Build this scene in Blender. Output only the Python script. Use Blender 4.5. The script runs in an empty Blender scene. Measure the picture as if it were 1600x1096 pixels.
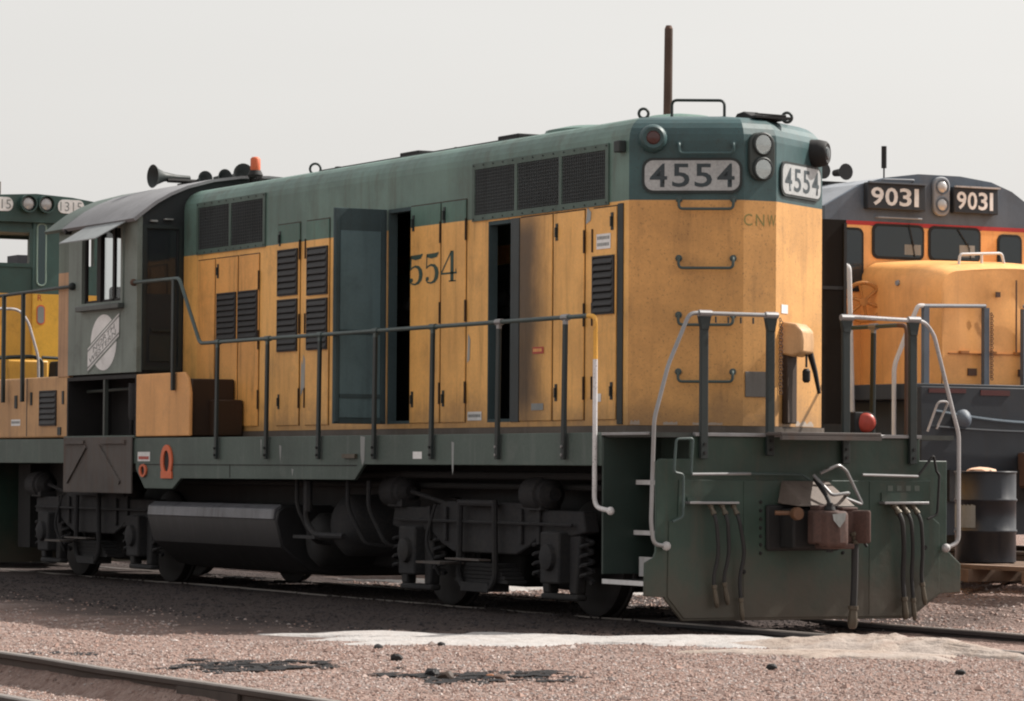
import bpy, bmesh, math, random
from mathutils import Vector, Matrix
random.seed(7)
R = math.radians
scene = bpy.context.scene
col = scene.collection

# ------------------------------------------------------------------ camera
CAM = Vector((26.4712, -15.9684, 1.2808))
YAW, PITCH, ROLL, FPX = 0.4962, 0.0337, 0.0065, 5476.98
fw = Vector((-math.cos(YAW)*math.cos(PITCH), math.sin(YAW)*math.cos(PITCH), math.sin(PITCH)))
rt = fw.cross(Vector((0, 0, 1))).normalized(); up = rt.cross(fw)
r2 = rt*math.cos(ROLL)+up*math.sin(ROLL); u2 = -rt*math.sin(ROLL)+up*math.cos(ROLL)
cd = bpy.data.cameras.new('camera'); cam = bpy.data.objects.new('camera', cd); col.objects.link(cam)
cam.matrix_world = Matrix(((r2.x, u2.x, -fw.x, CAM.x), (r2.y, u2.y, -fw.y, CAM.y), (r2.z, u2.z, -fw.z, CAM.z), (0, 0, 0, 1)))
cd.sensor_fit = 'HORIZONTAL'; cd.sensor_width = 36.0; cd.lens = FPX*36.0/1600.0
cd.clip_start = 0.5; cd.clip_end = 6000
scene.camera = cam

# ------------------------------------------------------------------ light
SUN_EL, SUN_AZ = R(43), R(4.5)          # azimuth measured from +Y towards +X
w = bpy.data.worlds.new('World'); scene.world = w; w.use_nodes = True
nt = w.node_tree; nt.nodes.clear()
wo = nt.nodes.new('ShaderNodeOutputWorld'); bg = nt.nodes.new('ShaderNodeBackground')
sky = nt.nodes.new('ShaderNodeTexSky'); sky.sky_type = 'NISHITA'; sky.sun_disc = False
sky.sun_elevation = SUN_EL; sky.sun_rotation = SUN_AZ
sky.air_density = 2.0; sky.dust_density = 4.5; sky.ozone_density = 1.0; sky.altitude = 100
hs = nt.nodes.new('ShaderNodeHueSaturation'); hs.inputs['Saturation'].default_value = 0.20
nt.links.new(sky.outputs[0], hs.inputs['Color']); 
veil = nt.nodes.new('ShaderNodeMix'); veil.data_type = 'RGBA'; veil.blend_type = 'MIX'; veil.inputs[0].default_value = 0.72   # thin even overcast over the clear sky
wtc = nt.nodes.new('ShaderNodeTexCoord'); wmp = nt.nodes.new('ShaderNodeMapping'); wmp.inputs['Scale'].default_value = (2.0, 2.0, 16.0); wnz = nt.nodes.new('ShaderNodeTexNoise'); wnz.inputs['Scale'].default_value = 1.6; wnz.inputs['Detail'].default_value = 4
nt.links.new(wtc.outputs['Generated'], wmp.inputs[0]); nt.links.new(wmp.outputs[0], wnz.inputs['Vector'])
wcl = nt.nodes.new('ShaderNodeMix'); wcl.data_type = 'RGBA'; wcl.inputs[6].default_value = (3.46, 3.37, 3.29, 1); wcl.inputs[7].default_value = (3.72, 3.65, 3.57, 1)      # faint cloud streaks
nt.links.new(wnz.outputs['Fac'], wcl.inputs[0]); nt.links.new(wcl.outputs[2], veil.inputs[7])
nt.links.new(hs.outputs[0], veil.inputs[6]); nt.links.new(veil.outputs[2], bg.inputs['Color'])
bg.inputs['Strength'].default_value = 0.10
nt.links.new(bg.outputs[0], wo.inputs[0])
sd = bpy.data.lights.new('sun', 'SUN'); sun = bpy.data.objects.new('sun', sd); col.objects.link(sun)
sd.energy = 3.35; sd.angle = R(0.55); sd.color = (1.0, 0.945, 0.87)
sdir = Vector((math.cos(SUN_EL)*math.sin(SUN_AZ), math.cos(SUN_EL)*math.cos(SUN_AZ), math.sin(SUN_EL)))
sun.rotation_euler = (-sdir).to_track_quat('-Z', 'Y').to_euler(); sun.location = sdir*60
vs = scene.view_settings; vs.view_transform = 'Standard'; vs.look = 'None'; vs.gamma = 1.0; vs.use_curve_mapping = False
vs.exposure = 1.12
scene.render.engine = 'CYCLES'
scene.cycles.filter_width = 2.1

# ------------------------------------------------------------------ materials
MATS = {}
def newmat(name):
    m = bpy.data.materials.new(name); m.use_nodes = True
    n = m.node_tree; n.nodes.clear()
    o = n.nodes.new('ShaderNodeOutputMaterial'); b = n.nodes.new('ShaderNodeBsdfPrincipled')
    n.links.new(b.outputs[0], o.inputs[0])
    return m, n, b
def noise(n, scale, vec=None, detail=4, rough=0.55, mscale=None):
    t = n.nodes.new('ShaderNodeTexNoise'); t.inputs['Scale'].default_value = scale
    t.inputs['Detail'].default_value = detail; t.inputs['Roughness'].default_value = rough
    if vec is None:
        tc = n.nodes.new('ShaderNodeTexCoord'); vec = tc.outputs['Object']
    if mscale:
        mp = n.nodes.new('ShaderNodeMapping'); mp.inputs['Scale'].default_value = mscale
        n.links.new(vec, mp.inputs[0]); vec = mp.outputs[0]
    n.links.new(vec, t.inputs['Vector'])
    return t.outputs['Fac']
def ramp(n, fac, a, b):
    r = n.nodes.new('ShaderNodeMapRange'); r.inputs['From Min'].default_value = a; r.inputs['From Max'].default_value = b
    r.interpolation_type = 'SMOOTHSTEP'
    n.links.new(fac, r.inputs['Value']); return r.outputs[0]
def mul(n, a, k):
    m = n.nodes.new('ShaderNodeMath'); m.operation = 'MULTIPLY'; n.links.new(a, m.inputs[0])
    if isinstance(k, (int, float)): m.inputs[1].default_value = k
    else: n.links.new(k, m.inputs[1])
    return m.outputs[0]
def mix(n, fac, a, b):
    m = n.nodes.new('ShaderNodeMix'); m.data_type = 'RGBA'
    if isinstance(fac, (int, float)): m.inputs[0].default_value = fac
    else: n.links.new(fac, m.inputs[0])
    for s, v in ((6, a), (7, b)):
        if isinstance(v, tuple): m.inputs[s].default_value = (*v, 1)
        else: n.links.new(v, m.inputs[s])
    return m.outputs[2]
def scalecol(c, k): return tuple(min(1, x*k) for x in c)
def paint(name, c, dirt=(.035, .028, .022), streak=.35, blotch=.25, speck=0.0, rough=.5, bump=.012, split=None, metal=0.0, spec=.4, fine=.10, smudge=.22):
    """weathered paint: tone drift, vertical run-off streaks, specks. split=(z, colour above)"""
    if name in MATS: return MATS[name]
    m, n, b = newmat(name)
    tc = n.nodes.new('ShaderNodeTexCoord'); ob = tc.outputs['Object']
    base = c
    if split:
        zs, c2 = split
        sp = n.nodes.new('ShaderNodeSeparateXYZ'); n.links.new(ob, sp.inputs[0])
        cmp = n.nodes.new('ShaderNodeMath'); cmp.operation = 'GREATER_THAN'; n.links.new(sp.outputs[2], cmp.inputs[0]); cmp.inputs[1].default_value = zs
        base = mix(n, cmp.outputs[0], c, c2)
        lite = mix(n, cmp.outputs[0], scalecol(c, 1.18), scalecol(c2, 1.35)); dark = mix(n, cmp.outputs[0], scalecol(c, .78), scalecol(c2, .7))
    else:
        lite = scalecol(c, 1.22); dark = scalecol(c, .75)
    n1 = noise(n, 1.1, ob, 5, .6)
    k = mix(n, ramp(n, n1, .35, .65), dark, lite)
    k = mix(n, blotch*2 if blotch < .5 else 1.0, base, k)
    n2 = noise(n, 1.0, ob, 6, .65, (9, 9, .8))
    k = mix(n, mul(n, ramp(n, n2, .48, .78), streak), k, dirt)
    n5 = noise(n, 2.6, ob, 7, .68)
    k = mix(n, mul(n, ramp(n, n5, .52, .72), smudge), k, dirt)
    n4 = noise(n, 38, ob, 3, .7)
    k = mix(n, mul(n, ramp(n, n4, .35, .7), fine), k, dirt)
    if speck:
        n3 = noise(n, 60, ob, 2, .5)
        k = mix(n, mul(n, ramp(n, n3, .62, .68), speck), k, dirt)
    n.links.new(k, b.inputs['Base Color'])
    rr = n.nodes.new('ShaderNodeMapRange'); rr.inputs['To Min'].default_value = max(.05, rough-.1); rr.inputs['To Max'].default_value = min(1, rough+.18)
    n.links.new(n2, rr.inputs['Value']); n.links.new(rr.outputs[0], b.inputs['Roughness'])
    b.inputs['Metallic'].default_value = metal; b.inputs['Specular IOR Level'].default_value = spec
    if bump:
        bp = n.nodes.new('ShaderNodeBump'); bp.inputs['Strength'].default_value = .5; bp.inputs['Distance'].default_value = bump
        n.links.new(n1, bp.inputs['Height']); n.links.new(bp.outputs[0], b.inputs['Normal'])
    MATS[name] = m; return m
def soot(mat, x0, x1, z0, z1, amt=.9):
    """copy of a paint with a soot stain blown sideways out of a door opening"""
    m = mat.copy(); n = m.node_tree; b = next(q for q in n.nodes if q.type == 'BSDF_PRINCIPLED'); src = b.inputs['Base Color'].links[0].from_socket
    tc = n.nodes.new('ShaderNodeTexCoord'); sp = n.nodes.new('ShaderNodeSeparateXYZ'); n.links.new(tc.outputs['Object'], sp.inputs[0])
    nz = noise(n, 5, tc.outputs['Object'], 4, .6, (1, 1, .5)); ad = n.nodes.new('ShaderNodeMath'); ad.operation = 'MULTIPLY_ADD'; ad.inputs[1].default_value = (x1-x0)*.5; n.links.new(nz, ad.inputs[0]); n.links.new(sp.outputs[0], ad.inputs[2])
    f = mul(n, mul(n, ramp(n, ad.outputs[0], x1, x0), ramp(n, sp.outputs[2], z0-.35, z0+.25)), ramp(n, sp.outputs[2], z1+.25, z1-.25))
    n.links.new(mix(n, mul(n, f, amt), src, (.025, .020, .016)), b.inputs['Base Color']); return m
def dust(mat, z0, z1, colr, amt=.7, sc=2.5):
    """mud and dust thrown up on the lower part of a panel, ragged edge"""
    n = mat.node_tree; b = next(q for q in n.nodes if q.type == 'BSDF_PRINCIPLED'); src = b.inputs['Base Color'].links[0].from_socket
    tc = n.nodes.new('ShaderNodeTexCoord'); sp = n.nodes.new('ShaderNodeSeparateXYZ'); n.links.new(tc.outputs['Object'], sp.inputs[0])
    nz = noise(n, sc, tc.outputs['Object'], 7, .7); ad = n.nodes.new('ShaderNodeMath'); ad.operation = 'MULTIPLY_ADD'; ad.inputs[1].default_value = -(z1-z0)*1.6; n.links.new(nz, ad.inputs[0]); n.links.new(sp.outputs[2], ad.inputs[2])
    sub = n.nodes.new('ShaderNodeMath'); sub.operation = 'ADD'; sub.inputs[1].default_value = (z1-z0)*.8; n.links.new(ad.outputs[0], sub.inputs[0])
    n.links.new(mix(n, mul(n, ramp(n, sub.outputs[0], z1, z0), amt), src, colr), b.inputs['Base Color'])
def glass(name, c=(.02, .025, .028), rough=.06, spec=.6):
    m, n, b = newmat(name); b.inputs['Base Color'].default_value = (*c, 1); b.inputs['Roughness'].default_value = rough
    b.inputs['Specular IOR Level'].default_value = spec; return m

YEL = (.84, .45, .132); GRN = (.112, .186, .160); EGRN = (.038, .082, .086)
m_hood = paint('hood paint', YEL, dirt=(.085, .055, .035), split=(3.565, GRN), streak=.42, blotch=.3, rough=.48, bump=.03)
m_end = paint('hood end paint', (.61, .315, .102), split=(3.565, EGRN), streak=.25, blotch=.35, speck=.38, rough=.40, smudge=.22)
m_door = paint('hood door paint', (.86, .455, .132), dirt=(.10, .055, .028), split=(3.565, (.072, .150, .120)), streak=.36, blotch=.35, rough=.46, bump=.035)
m_dooru = paint('sooty door paint', (.80, .39, .11), dirt=(.07, .04, .022), split=(3.565, (.072, .150, .120)), streak=.55, blotch=.3, rough=.52)
m_green = paint('side green', GRN, streak=.3, rough=.55)
m_egreen = paint('end green', EGRN, streak=.25, rough=.45)
m_sill = paint('sill green', (.068, .094, .081), dirt=(.20, .21, .20), streak=.34, blotch=.3, rough=.6)
m_pilot = paint('pilot green', (.023, .047, .035), dirt=(.060, .050, .038), streak=.62, blotch=.4, rough=.46, bump=.035, smudge=.4)
dust(m_pilot, .10, .75, (.074, .057, .043), .75, 3.0)
dust(m_end, 1.60, 2.0, (.16, .10, .06), .55, 4.0)
dust(m_hood, 1.60, 2.05, (.15, .095, .06), .5, 4.0)
dust(m_door, 1.60, 2.05, (.15, .095, .06), .5, 4.0)
m_cab = paint('cab repaint grey green', (.180, .212, .190), streak=.28, smudge=.3, rough=.6)
m_cabroof = paint('cab roof', (.205, .205, .215), streak=.15, rough=.7)
m_dgreen = paint('rail dark green', (.016, .024, .024), streak=.2, rough=.5)
m_rail = paint('handrail green', (.05, .075, .072), streak=.2, rough=.42)
m_black = paint('grimy black', (.011, .0105, .011), dirt=(.030, .025, .022), streak=.4, rough=.7)
m_inside = paint('engine room dark', (.035, .034, .034), dirt=(.012, .011, .010), streak=.3, rough=.8)
m_truck = paint('truck grime', (.017, .017, .020), dirt=(.040, .036, .032), streak=.5, rough=.8, bump=.04, fine=.5, smudge=.5)
m_tank = paint('fuel tank', (.016, .0155, .017), dirt=(.032, .029, .027), streak=.4, rough=.5)
m_tan = paint('faded tan', (.76, .385, .145), dirt=(.16, .12, .09), streak=.3, rough=.65)
m_brown = paint('oily brown', (.036, .018, .009), dirt=(.018, .013, .011), streak=.5, rough=.6)
m_rust = paint('rusty steel', (.10, .058, .042), dirt=(.045, .03, .025), streak=.6, blotch=.4, rough=.8)
m_grunge = paint('rusty grey plate', (.085, .075, .07), dirt=(.10, .055, .035), streak=.6, blotch=.4, rough=.75)
m_coup = paint('coupler rust', (.085, .045, .036), dirt=(.025, .018, .016), streak=.6, blotch=.45, rough=.75, smudge=.7, fine=.4, bump=.03)
m_steel = paint('worn bare steel', (.27, .27, .275), dirt=(.2, .15, .12), streak=.3, rough=.4, metal=.5)
m_white = paint('white paint', (.55, .54, .54), dirt=(.3, .27, .24), streak=.25, rough=.5)
m_wornw = paint('worn white paint', (.40, .385, .385), dirt=(.10, .09, .08), streak=.6, speck=.5, rough=.5)
m_ypost = paint('yellow white post', (.62, .60, .60), dirt=(.12, .1, .09), streak=.5, speck=.5, split=(2.19, (.72, .36, .05)), rough=.5)
m_label = paint('label white', (.76, .75, .74), streak=.1, rough=.5)
m_ink = paint('dark ink', (.03, .04, .045), streak=.1, rough=.6)
m_gink = paint('green ink', (.035, .075, .06), streak=.1, rough=.6)
m_fink = paint('faded green ink', (.22, .19, .055), streak=.6, rough=.6)
m_grey = paint('grey lettering', (.23, .24, .235), streak=.3, rough=.6)
m_red = paint('red enamel', (.42, .05, .03), streak=.3, rough=.4)
m_orange = paint('orange red', (.62, .13, .05), streak=.15, rough=.5)
m_rubber = paint('hose rubber', (.014, .014, .015), dirt=(.06, .05, .04), streak=.3, rough=.6)
m_brass = paint('hose fitting', (.10, .082, .06), streak=.5, rough=.45, metal=.4)
m_bluegrey = paint('door inside blue grey', (.120, .180, .195), dirt=(.045, .05, .05), streak=.3, blotch=.2, rough=.95, spec=.05, smudge=.3)
m_doorrim = paint('door rim dark', (.058, .085, .092), streak=.3, rough=.85, spec=.15)
m_louver = paint('louver dark', (.030, .030, .032), dirt=(.05, .045, .04), streak=.3, rough=.6)
m_screen = paint('radiator screen', (.085, .098, .102), dirt=(.03, .03, .03), streak=.3, rough=.6)
m_screend = paint('radiator void', (.009, .010, .011), streak=.2, rough=.8)
m_glass = glass('dark glass'); m_lens = glass('lamp lens', (.42, .42, .42), .08, .9)
m_refl = paint('lamp reflector', (.75, .74, .72), streak=.05, rough=.18, metal=.9, bump=0)
m_redlens = glass('red lens', (.05, .012, .010), .2)
m_upy = paint('up yellow', (.84, .41, .14), dirt=(.25, .12, .05), streak=.25, blotch=.3, rough=.38)
m_upg = paint('up grey', (.095, .118, .150), streak=.2, rough=.55)
m_upgl = paint('up roof grey', (.26, .275, .30), streak=.15, rough=.6)
m_upf = paint('up frame grey', (.020, .025, .033), streak=.3, rough=.55)
m_upred = paint('up red', (.40, .025, .025), streak=.1, rough=.45)
m_mpg = paint('switcher green', (.035, .075, .066), streak=.2, rough=.4)
m_mpy = paint('switcher yellow', (.62, .33, .055), streak=.1, rough=.4)
m_car = paint('boxcar green', (.05, .055, .042), streak=.3, rough=.7)
m_drum = paint('drum blue black', (.012, .0135, .019), dirt=(.03, .027, .025), streak=.2, rough=.32)
m_wood = paint('old wood', (.20, .13, .09), dirt=(.09, .06, .045), streak=.4, blotch=.4, rough=.9)
m_pole = paint('pole wood', (.075, .052, .040), dirt=(.04, .03, .025), streak=.4, rough=.9)
m_rag = paint('straw coloured rag', (.62, .40, .28), streak=.2, rough=.9)
m_raildark = paint('rail web rust', (.055, .042, .036), dirt=(.035, .03, .03), streak=.4, blotch=.4, rough=.85)
m_railtop = paint('rail head', (.24, .21, .19), dirt=(.15, .12, .10), streak=.3, rough=.42, metal=.35)
m_darkrail = paint('oily rail', (.022, .020, .022), dirt=(.05, .04, .035), streak=.3, rough=.5)

def ground_mat():
    m, n, b = newmat('yard ground')
    tc = n.nodes.new('ShaderNodeTexCoord'); ob = tc.outputs['Object']
    big = noise(n, .55, ob, 5, .6); mid = noise(n, 4.0, ob, 5, .65); fine = noise(n, 30, ob, 4, .75)
    v = n.nodes.new('ShaderNodeTexVoronoi'); v.inputs['Scale'].default_value = 26; n.links.new(ob, v.inputs['Vector'])
    stone = n.nodes.new('ShaderNodeSeparateColor'); n.links.new(v.outputs['Color'], stone.inputs[0])
    c = mix(n, stone.outputs[0], (.225, .148, .124), (.315, .232, .202))
    c = mix(n, mul(n, ramp(n, fine, .45, .7), .55), c, (.165, .105, .090))
    c = mix(n, mul(n, ramp(n, mid, .45, .7), .45), c, (.40, .295, .255))
    c = mix(n, mul(n, ramp(n, big, .5, .7), .35), c, (.31, .265, .255))
    spot = noise(n, 1.3, ob, 6, .7)
    c = mix(n, mul(n, ramp(n, spot, .56, .68), .55), c, (.105, .075, .064))
    # oil soaked ballast under and along the locomotive's track; outer band paints in shade
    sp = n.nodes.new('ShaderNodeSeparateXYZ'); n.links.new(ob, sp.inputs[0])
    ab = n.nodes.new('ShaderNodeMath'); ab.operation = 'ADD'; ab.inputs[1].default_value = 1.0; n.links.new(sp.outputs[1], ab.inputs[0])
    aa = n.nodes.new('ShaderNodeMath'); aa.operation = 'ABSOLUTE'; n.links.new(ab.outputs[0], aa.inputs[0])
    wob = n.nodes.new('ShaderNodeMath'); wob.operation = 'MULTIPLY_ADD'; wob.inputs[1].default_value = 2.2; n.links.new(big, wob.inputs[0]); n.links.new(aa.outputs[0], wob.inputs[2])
    oil = mul(n, ramp(n, wob.outputs[0], 5.7, 3.7), ramp(n, sp.outputs[0], 2.6, .9))  # mask holds the real oil plus a painted shade band beyond it
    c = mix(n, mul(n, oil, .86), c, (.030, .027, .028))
    n.links.new(c, b.inputs['Base Color']); b.inputs['Roughness'].default_value = .95; b.inputs['Specular IOR Level'].default_value = .15
    bp = n.nodes.new('ShaderNodeBump'); bp.inputs['Distance'].default_value = .03; bp.inputs['Strength'].default_value = .9
    hh = n.nodes.new('ShaderNodeMath'); hh.operation = 'ADD'; n.links.new(mul(n, v.outputs['Distance'], -1.2), hh.inputs[0]); n.links.new(fine, hh.inputs[1])
    n.links.new(hh.outputs[0], bp.inputs['Height']); n.links.new(bp.outputs[0], b.inputs['Normal'])
    return m
def stone_mat(name, cols, oily=True):
    m, n, b = newmat(name)
    g = n.nodes.new('ShaderNodeNewGeometry')
    cr = n.nodes.new('ShaderNodeValToRGB'); n.links.new(g.outputs['Random Per Island'], cr.inputs[0])
    el = cr.color_ramp.elements
    el[0].color = (*cols[0], 1); el[1].color = (*cols[-1], 1)
    for i, cc in enumerate(cols[1:-1]):
        e = el.new((i+1)/(len(cols)-1)); e.color = (*cc, 1)
    n.links.new(cr.outputs[0], b.inputs['Base Color']); b.inputs['Roughness'].default_value = .9; b.inputs['Specular IOR Level'].default_value = .2
    return m
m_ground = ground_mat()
m_stone = stone_mat('gravel stones', [(.165, .105, .088), (.31, .205, .170), (.21, .143, .122), (.35, .28, .252), (.29, .185, .150), (.46, .40, .375), (.10, .074, .068)])
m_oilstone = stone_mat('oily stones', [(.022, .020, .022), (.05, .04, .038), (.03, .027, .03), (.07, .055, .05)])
def sand_mat():
    m, n, b = newmat('spilled sand')
    f1 = noise(n, 9, None, 5, .7); f2 = noise(n, 70, None, 3, .7); f3 = noise(n, 2.0, None, 4, .6)
    c = mix(n, ramp(n, f1, .4, .7), (.34, .28, .24), (.26, .20, .168)); c = mix(n, mul(n, ramp(n, f2, .5, .75), .35), c, (.22, .165, .14))
    c = mix(n, mul(n, ramp(n, f3, .45, .6), .6), c, (.37, .32, .29))
    n.links.new(c, b.inputs['Base Color']); b.inputs['Roughness'].default_value = .95; b.inputs['Specular IOR Level'].default_value = .15
    bp = n.nodes.new('ShaderNodeBump'); bp.inputs['Distance'].default_value = .03; n.links.new(f1, bp.inputs['Height']); n.links.new(bp.outputs[0], b.inputs['Normal'])
    return m
m_sand = sand_mat()
m_ash = m_sand.copy(); m_ash.name = 'white sand'
for q_ in m_ash.node_tree.nodes:
    if q_.type == 'MIX' and not q_.inputs[6].is_linked and not q_.inputs[7].is_linked: q_.inputs[6].default_value = (.40, .378, .365, 1); q_.inputs[7].default_value = (.34, .305, .288, 1)
    elif q_.type == 'MIX': q_.inputs[7].default_value = (.28, .25, .235, 1) if q_.inputs[7].default_value[0] < .3 else (.38, .365, .357, 1)
def oil_mat():
    m, n, b = newmat('waste oil')
    b.inputs['Base Color'].default_value = (.009, .008, .009, 1); b.inputs['Roughness'].default_value = .6; b.inputs['Specular IOR Level'].default_value = .25
    bp = n.nodes.new('ShaderNodeBump'); bp.inputs['Distance'].default_value = .02; n.links.new(noise(n, 25), bp.inputs['Height']); n.links.new(bp.outputs[0], b.inputs['Normal'])
    return m
m_oil = oil_mat()

m_pane = bpy.data.materials.new('clear pane'); m_pane.use_nodes = True; n_ = m_pane.node_tree; n_.nodes.clear()
o1 = n_.nodes.new('ShaderNodeOutputMaterial'); g1 = n_.nodes.new('ShaderNodeBsdfGlossy'); t1 = n_.nodes.new('ShaderNodeBsdfTransparent'); x1_ = n_.nodes.new('ShaderNodeMixShader')
g1.inputs['Roughness'].default_value = .05; t1.inputs[0].default_value = (.86, .88, .88, 1); x1_.inputs[0].default_value = .10
n_.links.new(t1.outputs[0], x1_.inputs[1]); n_.links.new(g1.outputs[0], x1_.inputs[2]); n_.links.new(x1_.outputs[0], o1.inputs[0])

# ------------------------------------------------------------------ mesh helpers
class MB:
    def __init__(s): s.v = []; s.f = []; s.mi = []; s.cur = 0
    def add(s, vs_, fs):
        k = len(s.v); s.v += [tuple(p) for p in vs_]
        for f in fs: s.f.append(tuple(i+k for i in f)); s.mi.append(s.cur)
        return s
    def hexa(s, p):   # 8 points: bottom ring 0-3, top ring 4-7
        return s.add(p, [(3, 2, 1, 0), (4, 5, 6, 7), (0, 1, 5, 4), (1, 2, 6, 5), (2, 3, 7, 6), (3, 0, 4, 7)])
    def box(s, x0, x1, y0, y1, z0, z1):
        return s.hexa([(x0, y0, z0), (x1, y0, z0), (x1, y1, z0), (x0, y1, z0), (x0, y0, z1), (x1, y0, z1), (x1, y1, z1), (x0, y1, z1)])
    def obox(s, o, u, v, n, a0, a1, b0, b1, c0, c1):
        q = lambda a, b, c: o+u*a+v*b+n*c
        return s.hexa([q(a0, b0, c0), q(a1, b0, c0), q(a1, b1, c0), q(a0, b1, c0), q(a0, b0, c1), q(a1, b0, c1), q(a1, b1, c1), q(a0, b1, c1)])
    def prism(s, poly, fn, a, b):     # fn(p,q,h) -> point
        n = len(poly)
        P = [fn(p, q, a) for p, q in poly]+[fn(p, q, b) for p, q in poly]
        F = [tuple(range(n-1, -1, -1)), tuple(range(n, 2*n))]+[(i, (i+1) % n, (i+1) % n+n, i+n) for i in range(n)]
        return s.add(P, F)
    def tube(s, pts, r, n=8, cap=True):
        pts = [Vector(p) for p in pts]; rings = []; rs = r if isinstance(r, (list, tuple)) else [r]*len(pts)
        T = [(pts[min(i+1, len(pts)-1)]-pts[max(i-1, 0)]).normalized() for i in range(len(pts))]
        a = T[0].orthogonal().normalized(); V = []
        for i, p in enumerate(pts):
            a = (a-T[i]*a.dot(T[i]))
            a = a.normalized() if a.length > 1e-6 else T[i].orthogonal().normalized()
            b = T[i].cross(a)
            V += [p+(a*math.cos(2*math.pi*k/n)+b*math.sin(2*math.pi*k/n))*rs[i] for k in range(n)]
        F = [(i*n+k, i*n+(k+1) % n, (i+1)*n+(k+1) % n, (i+1)*n+k) for i in range(len(pts)-1) for k in range(n)]
        if cap: F += [tuple(range(n-1, -1, -1)), tuple(range((len(pts)-1)*n, len(pts)*n))]
        return s.add(V, F)
    def lathe(s, prof, o, ax, n=24):
        ax = Vector(ax).normalized(); a = ax.orthogonal().normalized(); b = ax.cross(a); o = Vector(o); V = []
        for r, h in prof: V += [o+ax*h+(a*math.cos(2*math.pi*k/n)+b*math.sin(2*math.pi*k/n))*r for k in range(n)]
        F = [(i*n+k, i*n+(k+1) % n, (i+1)*n+(k+1) % n, (i+1)*n+k) for i in range(len(prof)-1) for k in range(n)]
        F += [tuple(range(n-1, -1, -1)), tuple(range((len(prof)-1)*n, len(prof)*n))]
        return s.add(V, F)
    def ball(s, c, r, n=10):
        return s.lathe([(max(.0005, r*math.sin(math.pi*i/8)), -r*math.cos(math.pi*i/8)) for i in range(9)], c, (0, 0, 1), n)
    def torus(s, c, ax, R_, r, n=20, m=8, arc=1.0):
        ax = Vector(ax).normalized(); a = ax.orthogonal().normalized(); b = ax.cross(a); c = Vector(c)
        return s.tube([c+(a*math.cos(2*math.pi*arc*k/n)+b*math.sin(2*math.pi*arc*k/n))*R_ for k in range(n+1)], r, m)
def bend(pts, r=.08, k=5):
    """round the corners of a polyline"""
    pts = [Vector(p) for p in pts]; out = [pts[0]]
    for i in range(1, len(pts)-1):
        a, p, b = pts[i-1], pts[i], pts[i+1]
        d = min(r, (a-p).length*.45, (b-p).length*.45)
        q0 = p+(a-p).normalized()*d; q1 = p+(b-p).normalized()*d
        for j in range(k+1):
            t = j/k; out.append(q0*(1-t)**2+p*2*t*(1-t)+q1*t*t)
    out.append(pts[-1]); return out
ROOTLOC = {}
def rootof(o):
    while o.parent: o = o.parent
    return o
def thing(name, loc, label, cat, group=None):
    o = bpy.data.objects.new(name, None); col.objects.link(o); o.location = loc; o.empty_display_size = .3
    ROOTLOC[o.name] = Vector(loc); o['label'] = label; o['category'] = cat
    if group: o['group'] = group
    return o
def tag(o, label=None, cat=None, group=None, kind=None):
    if label: o['label'] = label
    if cat: o['category'] = cat
    if group: o['group'] = group
    if kind: o['kind'] = kind
    return o
def place(o, parent, off=(0, 0, 0)):
    off = Vector(off)
    if parent is not None:
        o.parent = parent
        if parent.parent is None: off = off-ROOTLOC.get(parent.name, Vector())
    o.location = off
def pieces(mb):
    """group a builder's loose islands into pieces that lie together"""
    par = list(range(len(mb.v)))
    def find(a):
        while par[a] != a: par[a] = par[par[a]]; a = par[a]
        return a
    for f in mb.f:
        a = find(f[0])
        for b in f[1:]: par[find(b)] = a
    isl = {}
    for i in range(len(mb.v)): isl.setdefault(find(i), []).append(i)
    keys = list(isl)
    if len(keys) < 2 or len(keys) > 160: return None
    bx = []
    for k in keys:
        P = [mb.v[i] for i in isl[k]]; bx.append(([min(p[c] for p in P) for c in range(3)], [max(p[c] for p in P) for c in range(3)]))
    g = list(range(len(keys)))
    def gf(a):
        while g[a] != a: g[a] = g[g[a]]; a = g[a]
        return a
    for i in range(len(keys)):
        for j in range(i):
            d = math.sqrt(sum(max(0, bx[i][0][c]-bx[j][1][c], bx[j][0][c]-bx[i][1][c])**2 for c in range(3)))
            big = max(max(b[1][c]-b[0][c] for c in range(3)) for b in (bx[i], bx[j]))
            if d < max(.02, big*.5): g[gf(i)] = gf(j)
    groups = {}
    for i, k in enumerate(keys): groups.setdefault(gf(i), set()).update(isl[k])
    if len(groups) < 2: return None
    out = []
    for vs_ in groups.values():
        m = MB(); idx = {v: n for n, v in enumerate(sorted(vs_))}; m.v = [mb.v[v] for v in sorted(vs_)]
        for f, mi in zip(mb.f, mb.mi):
            if f[0] in idx: m.f.append(tuple(idx[v] for v in f)); m.mi.append(mi)
        out.append(m)
    return out
def obj(name, mb, mat, parent=None, off=(0, 0, 0), smooth=35, bev=0, seg=2):
    if parent is not None:
        ps = pieces(mb)
        if ps: return [obj(name, m, mat, parent, off, smooth, bev, seg) for m in ps][0]
    me = bpy.data.meshes.new(name); me.from_pydata(mb.v, [], mb.f)
    mats = mat if isinstance(mat, list) else [mat]
    for m in mats: me.materials.append(m)
    if len(mats) > 1: me.polygons.foreach_set('material_index', mb.mi)
    bm = bmesh.new(); bm.from_mesh(me); bmesh.ops.recalc_face_normals(bm, faces=bm.faces); bm.to_mesh(me); bm.free()
    if smooth:
        me.polygons.foreach_set('use_smooth', [True]*len(me.polygons)); me.set_sharp_from_angle(angle=R(smooth))
    me.update()
    o = bpy.data.objects.new(name, me); col.objects.link(o); place(o, parent, off)
    if bev:
        b = o.modifiers.new('bevel', 'BEVEL'); b.width = bev; b.segments = seg; b.limit_method = 'ANGLE'; b.angle_limit = R(40)
    return o
def dup(src, parent, off=(0, 0, 0)):
    c = src.copy(); col.objects.link(c); c.parent = None; place(c, parent, off); return c
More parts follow.
